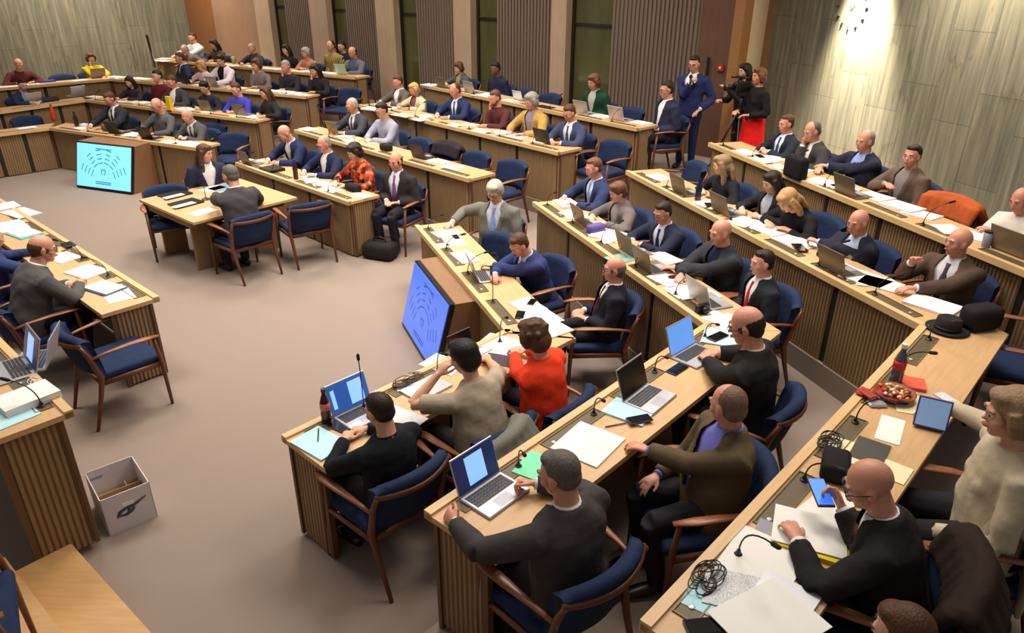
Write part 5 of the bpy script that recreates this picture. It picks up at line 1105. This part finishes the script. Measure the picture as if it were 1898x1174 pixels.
# B3
paper('B3', 690, 203, 'white open book at the far end of the third row', 10, .34, .24, .02); paper('B3', 748, 214, 'broad white sheets before cream jacket', 5, .4, .24, .006); paper('B3', 780, 222, 'white leaflets beside cream jacket', -5, .26, .22, .005); paper('B3', 843, 232, 'grey-white sheet before the bald man with blue tie', 10, .26, .2, .004, mat('paper_grey2', (200, 198, 200), .8))
paper('B3', 892, 243, 'white leaflets before maroon jumper', 5, .3, .2, .006); paper('B3', 920, 246, 'lilac sheet before mustard blazer', 5, .22, .18, .006, mat('paper_lilac', (150, 140, 196), .8)); paper('B3', 958, 254, 'white sheets before mustard blazer', 8, .3, .2, .006); laptop('B3', 1016, 264, 'black laptop typed on in slate blue suit', 0, BLACK, 'off')
# B4
paper('B4', 797, 159, 'piled white printouts at the far end below the pillar', 5, .34, .24, .02, mat('paper_print', (235, 235, 235), .8, kind='print')); laptop('B4', 828, 163, 'grey laptop before the patterned scarf', 0, GREYL, 'off'); laptop('B4', 880, 172, 'light laptop before the navy padded jacket', 0, SILVER, 'off'); paper('B4', 893, 178, 'white sheets before the navy padded jacket', 8, .34, .22, .008)
paper('B4', 945, 187, 'white sheets with blue print before the rear empty chair', 5, .3, .2, .006); laptop('B4', 968, 186, 'small light laptop before the rear empty chair', 0, SILVER, 'off', .8); paper('B4', 1008, 199, 'black folders lying before the ribbed panel', 0, .34, .22, .01, BLACK, 'folder', 'folder'); laptop('B4', 1087, 211, 'light laptop before the green blazer', 0, SILVER, 'off'); paper('B4', 1115, 216, 'white sheets beside the green blazer laptop', 5, .3, .22, .006)
laptop('B4', 1152, 222, 'light grey laptop before the man at the rear desk end', 0, SILVER, 'off'); paper('B4', 1188, 228, 'white sheets at the rear desk end', 0, .3, .2, .01)
# E rows
bottle('F1', 101, 224, 'orange-red bottle at the corner of the inner desk', (200, 70, 36), (150, 50, 30), .3, .04); bottle('E1', 143, 234, 'black thermos bottle beside the orange bottle', (30, 32, 36), (20, 20, 22), .26, .038); paper('F1', 50, 237, 'white sheet on the inner far wing', 0, .3, .2); paper('E1', 157, 235, 'small white box beside the black thermos', 0, .14, .1, .05)
q, rzf = put('E1', 200, 243); bag(q, 'brown leather bag on the inner desk', .2, .12, .12, (120, 88, 62), rzf, False); laptop('E1', 222, 246, 'dark laptop before the man with white collar', 0, BLACK, 'off'); paper('E1', 250, 249, 'white papers between two dark laptops of the inner desk', 0, .3, .2, .01); laptop('E1', 283, 256, 'dark laptop before the bald man in grey jumper', 0, BLACK, 'off'); paper('E1', 315, 263, 'white sheets before the writing man', 0, .3, .22); paper('E1', 352, 268, 'broad white sheets at the inner desk end', 0, .4, .26, .006)
paper('E2', 176, 180, 'white sheets at the corner of the second far desk', 0, .34, .2, .008); paper('E2', 225, 188, 'white sheet before the long black hair', 0, .26, .2); paper('E2', 266, 190, 'white sheets before the burgundy jumper', 0, .3, .22)
q, rzf = put('E2', 316, 205); t = thing('folder_stand', 'upright yellow folder standing on the second far desk', 'folder', q, rzf); MB().box((-.05, -.03, 0), (.05, .03, .26)).build('sleeve', mat('sign_yellow', (226, 190, 24), .6), t); MB().box((-.06, -.04, 0), (.06, .04, .01)).build('foot', BLACK, t)
paper('E2', 345, 203, 'white and blue papers before the tied dark hair', 0, .4, .24, .008); laptop('E2', 392, 205, 'grey laptop beside the bright blue shirt', 0, GREYL, 'off'); paper('E2', 425, 212, 'orange printed sheets before the bright blue shirt', 0, .34, .2, .004, mat('paper_orange', (214, 170, 90), .8)); laptop('E2', 455, 213, 'brown laptop before the long brown hair', 0, GREYL, 'off'); paper('E2', 472, 218, 'white sheet at the second far desk end', 0, .22, .2)
laptop('F2', 58, 191, 'light laptop before the navy jacket', 0, SILVER, 'off'); laptop('F2', 140, 178, 'light laptop standing alone on the second far wing', 0, SILVER, 'off'); q, rzf = put('F2', 92, 188); bag(q, 'dark grey soft bag between the two wing laptops', .34, .16, .08, (50, 46, 52), rzf, False)
paper('F3', 18, 161, 'white papers under the maroon jacket', 0, .5, .24, .006); paper('F3', 84, 152, 'bright blue folder on the third far wing', 0, .36, .22, .03, mat('folder_blue', (40, 60, 170), .6), 'folder', 'folder'); paper('F3', 60, 156, 'white sheet left of the bright blue folder', 0, .26, .2); paper('F3', 148, 149, 'white sheets before the yellow cardigan', 0, .26, .2); laptop('F3', 180, 144, 'brown-grey laptop before the yellow cardigan', 0, GREYL, 'off')
paper('E3', 215, 143, 'white sheets at the corner of the third far desk', 0, .4, .22, .006); paper('E3', 262, 146, 'broad white sheets on the third far desk', 0, .5, .24, .006); paper('E3', 332, 153, 'white sheet before the man turned sideways', 0, .26, .2); laptop('E3', 352, 154, 'dark laptop before the pale pink top', 0, BLACK, 'off'); laptop('E3', 403, 160, 'silver laptop before the white blouse', 0, SILVER, 'off'); paper('E3', 470, 168, 'white sheets before the taupe top', 0, .3, .2); paper('E3', 525, 172, 'thick white magazines at the third far desk', 0, .44, .22, .03); paper('E3', 560, 176, 'white sheet at the third far desk end', 0, .3, .2)
paper('E4', 300, 113, 'white sheets by the stone wall end of the rear desk', 0, .4, .22, .006); paper('E4', 425, 122, 'broad white sheets on the rear desk below the orange wall', 0, .5, .22, .01); paper('E4', 500, 128, 'white newspaper before the window woman', 0, .5, .22, .006); paper('E4', 550, 133, 'cream sheets before the salmon top', 0, .4, .2, .006, mat('paper_cream', (232, 222, 180), .8)); paper('E4', 612, 136, 'white sheets before the striped shirt', 0, .4, .2, .008); laptop('E4', 640, 137, 'pale green laptop on the rear desk end', 0, mat('laptop_green', (176, 206, 176), .5), 'off')
q, rzf = put('E4', 433, 118); t = thing('drink_cup', 'pale green paper cup on the rear desk', 'cup', q); MB().lathe([(.03, 0), (.042, .14), (.039, .14), (.028, .01)], n=14).build('cup', mat('cup_green', (150, 170, 90), .6), t, True); MB().lathe([(.044, .138), (.044, .15), (.03, .155)], n=14).build('lid', mat('cup_lid', (200, 205, 180), .5), t, True)
# leaflets in front of the sitters
for key in ('C2', 'C3', 'C4', 'B1', 'B2', 'B3', 'B4', 'E1', 'E2', 'E3', 'E4'):
    F = FRM[key]
    for who, (b_, f_) in SEATED.items():
        v_ = b_ - F['lo']; nn_ = Vector((-F['ld'].y, F['ld'].x, 0)); y_ = v_.dot(nn_); x_ = v_.dot(F['ld'])
        if not (.3 < y_ < 1.35 and abs(b_.z - F['z']) < .05 and .2 < x_ < F['L'] - .1): continue
        q = F['lo'] + F['ld'] * (x_ + random.choice((-.27, -.24, .24, .27))) + nn_ * random.uniform(.22, .34); q.z = F['z'] + .7515
        m_ = MB(); n_ = random.randint(1, 3)
        for k in range(n_): m_.box((-.1, -.13, .001 + k * .003), (.1, .13, .0036 + k * .003), Matrix.Rotation(random.uniform(-.3, .3), 4, 'Z'))
        o = m_.build('leaflet', random.choice((WHITE, WHITE, mat('paper_ivory', (236, 226, 200), .8)))); o.location = q; o.rotation_euler = (0, 0, F['face'] + random.uniform(-.5, .5)); tag(o, 'small pale leaflet nearest the ' + who, 'paper')
# A1
paper('A1', 12, 384, 'white papers at the cut-off end of the left desk', 0, .3, .24, .02); paper('A1', 40, 396, 'large white spread on the left desk', 10, .42, .26, .012); paper('A1', 20, 420, 'white sheets nearest the frame on the left desk', 0, .4, .28, .01); paper('A1', 45, 434, 'teal folder with white sheets above the grey suit', 8, .36, .24, .012, mat('folder_teal', (90, 196, 196), .7), 'folder', 'folder', curl=0); paper('A1', 45, 431, 'white sheets on the teal folder', 8, .33, .22, .003, lift=.014); paper('A1', 118, 478, 'white sheet beside the glasses of the grey suit', 10, .3, .22, .005)
paper('A1', 162, 505, 'white sheets at the folded elbow', 12, .34, .26, .012); paper('A1', 194, 536, 'slate blue folder at the left desk end', 14, .34, .22, .016, mat('folder_slate', (92, 120, 150), .6), 'folder', 'folder'); paper('A1', 194, 533, 'white booklet lying on the slate blue folder', 14, .32, .20, .006, lift=.018); paper('A1', 220, 548, 'single white sheet sliding under the slate blue folder', -8, .3, .22, .002)
q, rzf = put('A1', 128, 457); t = thing('desk_telephone', 'black conference device on the left desk tray', 'device', q, rzf); MB().rbox((-.08, -.05, 0), (.08, .05, .03), .008).build('casing', BLACK, t); MB().box((-.05, -.02, .029), (.05, .02, .032)).build('display', mat('glass_black', (12, 14, 18), .1), t)
# P desk
laptop('P', 18, 690, 'silver laptop with lit navy screen at the frame edge', -4, SILVER, 'dark', 1.1); laptop('P', 62, 672, 'dark-rimmed laptop with blue screen on the speaker desk', -30, SILVER, 'blue', 1.0)
paper('P', 52, 745, 'thick white document pile on the speaker desk', 5, .22, .3, .05); paper('P', 8, 775, 'pale cyan sheet at the speaker desk edge', 5, .25, .3, .004, CYAN); cables('P', 62, 715, 'white charging cable on the speaker desk', 2, .1, mat('white_plastic', (225, 225, 225), .4))
# small table things
def tput(px, py, lift=0): return at(px, py, .73 + lift)
for px, py, lb in ((325, 362, 'upper black folder of two on the small table'), (345, 378, 'lower black folder of two on the small table')):
    o = MB().box((-.17, -.13, 0), (.17, .13, .02)).build('document_folder', BLACK); o.location = tput(px, py); o.rotation_euler = (0, 0, math.atan2(tu.y, tu.x) + .1); tag(o, lb, 'folder')
for px, py, lb, w_ in ((322, 364, 'white sheet on the upper black folder', .26), (341, 380, 'white sheet on the lower black folder', .28)):
    o = MB().box((-w_ / 2, -.05, 0), (w_ / 2, .05, .003)).build('paper', WHITE); o.location = tput(px, py, .021); o.rotation_euler = (0, 0, math.atan2(tu.y, tu.x) + .1); tag(o, lb, 'paper')
for px, py, lb, m_ in ((376, 393, 'white sheets on the small table corner', WHITE), (394, 350, 'white sheet before the long-haired woman', WHITE), (410, 348, 'blue sheet beside the charcoal shoulder', mat('paper_blue', (90, 150, 220), .7))):
    o = MB().box((-.15, -.1, 0), (.15, .1, .004)).build('paper', m_); o.location = tput(px, py); o.rotation_euler = (0, 0, math.atan2(tu.y, tu.x) + .15); tag(o, lb, 'paper')
q = tput(382, 370); t = thing('gooseneck_microphone', 'tall microphone with round foot on the small table', 'microphone', q); MB().lathe([(.05, 0), (.05, .01), (.02, .02), (.012, .03)], n=16).build('base', BLACK, t); MB().tube([(0, 0, .02), (0, 0, .25), (.01, .02, .4)], .005, 6).build('neck', BLACK, t, True); MB().tube([(.01, .02, .39), (.013, .025, .44)], .013, 8).build('head', BLACK, t, True)
q = tput(327, 392, 0); 
q = at(295, 396, .48); bag(q, 'dark backpack lying on the chair of the small table', .3, .24, .14, (30, 32, 38), .4, False, 'backpack')
# standing-zone things
q = at(1287, 140, .6 + 1.42) - Vector((.10, .22, 0)); t = thing('handheld_microphone', 'black microphone held before the chest of the standing man', 'microphone', q, 0)
MB().tube([(0, 0, -.16), (0, 0, -.02)], [.012, .016], 10).build('handle', BLACK, t, True); MB().ell((0, 0, .01), (.026, .026, .03)).build('head', mat('mic_foam', (26, 24, 26), .9), t, True)
TP = at(1378, 160, 1.93); TP.z = .6; t = thing('video_tripod', 'black camera tripod before the cream plaster wall', 'tripod', TP)
for a in (20, 140, 260): MB().tube([(0, 0, 1.05), (.42 * math.cos(R(a)), .42 * math.sin(R(a)), .01)], [.018, .013], 8).build('leg', BLACK, t, True)
MB().tube([(0, 0, .95), (0, 0, 1.22)], [.025, .03], 10).build('column', BLACK, t, True); MB().box((-.07, -.05, 1.2), (.07, .05, 1.26)).build('head', BLACK, t)
t = thing('video_camera', 'professional black video camera on the tripod', 'camera', TP + Vector((0, 0, 1.26)), R(200)); t.scale = (.82, .82, .82)
MB().rbox((-.18, -.06, 0), (.18, .06, .16), .02).build('body', BLACK, t, True); MB().tube([(.17, 0, .08), (.30, 0, .08), (.36, 0, .08)], [.045, .05, .06], 14).build('lens', BLACK, t, True)
MB().tube([(-.1, 0, .16), (-.08, 0, .22), (.1, 0, .22), (.12, 0, .16)], .014, 8).build('handle', BLACK, t, True); MB().tube([(.0, 0, .24), (.26, 0, .25)], .02, 8).build('microphone', BLACK, t, True); MB().box((-.02, -.13, .08), (.08, -.06, .16)).build('viewfinder', mat('vf_grey', (90, 90, 96), .4), t)
q = WP(.18, -.015); t = thing('fire_alarm', 'small red fire alarm on the wooden door panel', 'alarm', (q.x, q.y, .6 + 1.42), WA + math.pi); MB().box((-.05, -.03, -.05), (.05, 0, .05)).build('box', mat('alarm_red', (176, 36, 26), .4), t); MB().tube([(0, -.028, 0), (0, -.036, 0)], .02, 10).build('button', mat('alarm_white', (220, 200, 190), .4), t)
q = WP(.40, -.02); t = thing('door_handle_plate', 'black handle plate on the wooden door', 'handle', (q.x, q.y, .6 + 1.42), WA + math.pi); MB().box((-.018, -.02, -.14), (.018, .002, .14)).build('plate', BLACK, t)
q = at(1232, 300, .42); bag(q, 'grey cloth bag on the floor by the rear desk end', .5, .3, .3, (88, 84, 82), .5, True)
# pole against the left wall
a = at(272, 66, 2.05); b = at(284, 108, 1.36); o = MB().tube([b - Vector((0, 0, .2)), a], .025, 8).build('black_pole', BLACK, None, True); tag(o, 'slim black pole leaning in front of the far stone wall', 'pole')
# coats
def drape_on(q, face, label, c_, **kw): return drape(q, None, 0, 0, face, label, c_, **kw)
def drape(px, py, h, lvl, face, label, c_, w_=.56, drop=.4, kind='cloth', bulge=.10, top_h=.85):
    if py is None: q = Vector(px)
    else: q = at(px, py, fl(lvl) + h); q.z = fl(lvl); q = q + Vector((math.cos(face), math.sin(face), 0)) * .28
    mb = MB(); pts = []
    for i in range(9):
        u = -1 + i / 4; pts.append((u * w_ / 2, -.34 + .07 * u * u - bulge * .2, top_h - .03 * u * u))
    mb.tube(pts, [(.05, .045)] * 9, 10, upv=(0, 0, 1))
    for i in range(7):
        u = -.9 + i * .3; z0 = top_h - .02
        mb.tube([(u * w_ / 2, -.36 + .07 * u * u, z0), (u * w_ / 2 * 1.03, -.46 + .06 * u * u, z0 - .12), (u * w_ / 2 * 1.05 + .01 * (i % 2), -.47 + .06 * u * u, z0 - drop * (1 - .1 * (i % 3)))], [(.062, .05), (.06, .03), (.05, .022)], 8, upv=(0, 1, 0))
        mb.tube([(u * w_ / 2, -.32 + .07 * u * u, z0), (u * w_ / 2, -.25 + .07 * u * u, z0 - .16)], [(.06, .04), (.05, .02)], 8, upv=(0, 1, 0))
    o = fuse('draped_coat', mb, cloth(c_, kind), None, .016, 4); o.location = q; o.rotation_euler = (0, 0, face - math.pi / 2); return tag(o, label, 'coat')
drape(1766, 368, .86, 4, fc('C4', 6), 'bright orange jacket over an empty chair by the stone wall', (176, 84, 40), drop=.25)
drape_on(CC.location, CC.rotation_euler.z + math.pi / 2, 'dark coat over the second-row empty chair', (40, 36, 44))
drape(925, 800, .86, 1, FRM['D1']['face'] + R(10), 'grey tweed coat heaped over a chair beside the beige knit', (126, 128, 124), .5, .42, 'plaid')
b_, f_ = SEATED['bald man with lit phone']; drape_on(b_ + Vector((math.cos(f_), math.sin(f_), 0)) * .10, f_, 'brown coat over the armchair of the bald man with the phone', (44, 31, 25), drop=.5)
drape(1862, 895, .86, 3, FRM['D3']['face'] + R(20), 'cream jacket hanging behind the woman with a tablet', (160, 148, 124), .5, .5)
flush()
# cardboard box
BX = [at(205, 992, 0), at(276, 962, 0)]; bd = (BX[1] - BX[0]).normalized(); bw = (BX[1] - BX[0]).length
bw = .30; t = thing('cardboard_box', 'open white cardboard box on the carpet by the speaker desk', 'box', at(204, 995, 0), math.atan2(bd.y, bd.x))
BW_ = mat('box_white', (206, 200, 206), .7); D_ = .38; H_ = .29
mb = MB(); mb.box((0, 0, 0), (bw, .006, H_)); mb.box((0, D_ - .006, 0), (bw, D_, H_)); mb.box((0, 0, 0), (.006, D_, H_)); mb.box((bw - .006, 0, 0), (bw, D_, H_)); mb.build('walls', BW_, t)
mb = MB(); mb.box((.007, .007, .002), (bw - .007, D_ - .007, .10)); mb.box((.01, .2, .10), (bw - .01, .206, .19)); mb.box((.2, .05, .10), (.206, .3, .17)); mb.build('cardboard_inserts', mat('cardboard', (152, 120, 80), .8), t)
MB().box((bw * .38, -.003, .18), (bw * .62, .0, .205)).build('hand_hole', mat('hole_light', (230, 226, 220), .6), t)
mb = MB()
import math as _m
def swoosh(pts, rad): mb.tube([(x * bw, -.002, z * H_) for x, z in pts], rad, 6, upv=(0, 1, 0))
INKM = mat('box_ink', (60, 68, 80), .6)
for pts in (((.26, .44), (.36, .54), (.5, .58), (.66, .6), (.88, .7)), ((.28, .42), (.42, .40), (.56, .46), (.62, .54)), ((.24, .40), (.3, .52), (.4, .58)), ((.44, .38), (.5, .52), (.56, .58), (.6, .46))): swoosh(pts, [(.006, .0015)] + [(.011, .0015)] * (len(pts) - 2) + [(.003, .0015)])
mb.build('printed_mark', INKM, t)
mb = MB()
for k in range(6): mb.box((bw * .06 + k * .013, D_ - .0085, .215), (bw * .06 + k * .013 + .009, D_ - .006, .235))
mb.build('printed_letters', mat('box_ink_grey', (150, 146, 150), .6), t)
# hour marks of the bright wall clock on the stone wall
rd = (Vector((9.4, -2.1, 0)) - Vector((4.13, 12.46, 0))).normalized(); rn = Vector((rd.y, -rd.x, 0))
def wallhit(px, py, off=0):
    d_ = _F + _R2 * ((px - 949) / FPX) + _U2 * ((587 - py) / FPX); P = Vector((4.13, 12.46, 0)); n_ = Vector((-rd.y, rd.x, 0)); tt = (P.dot(n_)) / (d_.x * n_.x + d_.y * n_.y); return Vector((d_.x * tt, d_.y * tt, CAMH + d_.z * tt))
c_ = wallhit(1580, 12); t = thing('wall_clock', 'faint clock marks in the bright spot of the stone wall', 'clock', c_, math.atan2(rd.y, rd.x))
for sgn_ in (1,):
    mb = MB()
    for k in range(12):
        a = R(k * 30); r_ = .27; x, z = r_ * math.sin(a), r_ * math.cos(a); M = Matrix.Translation((x, -.012, z)) @ Matrix.Rotation(a, 4, 'Y'); mb.box((-.009, -.008, -.028), (.009, .012, .028), M)
    mb.build('hour_marks', mat('clock_marks', (90, 86, 80), .4, metal=.5), t)
    mb = MB(); mb.tube([(0, -.02, 0), (.06, -.02, .07)], .008, 6); mb.tube([(0, -.02, 0), (-.03, -.02, .12)], .006, 6); mb.build('hands', mat('clock_hands', (150, 120, 140), .4), t)
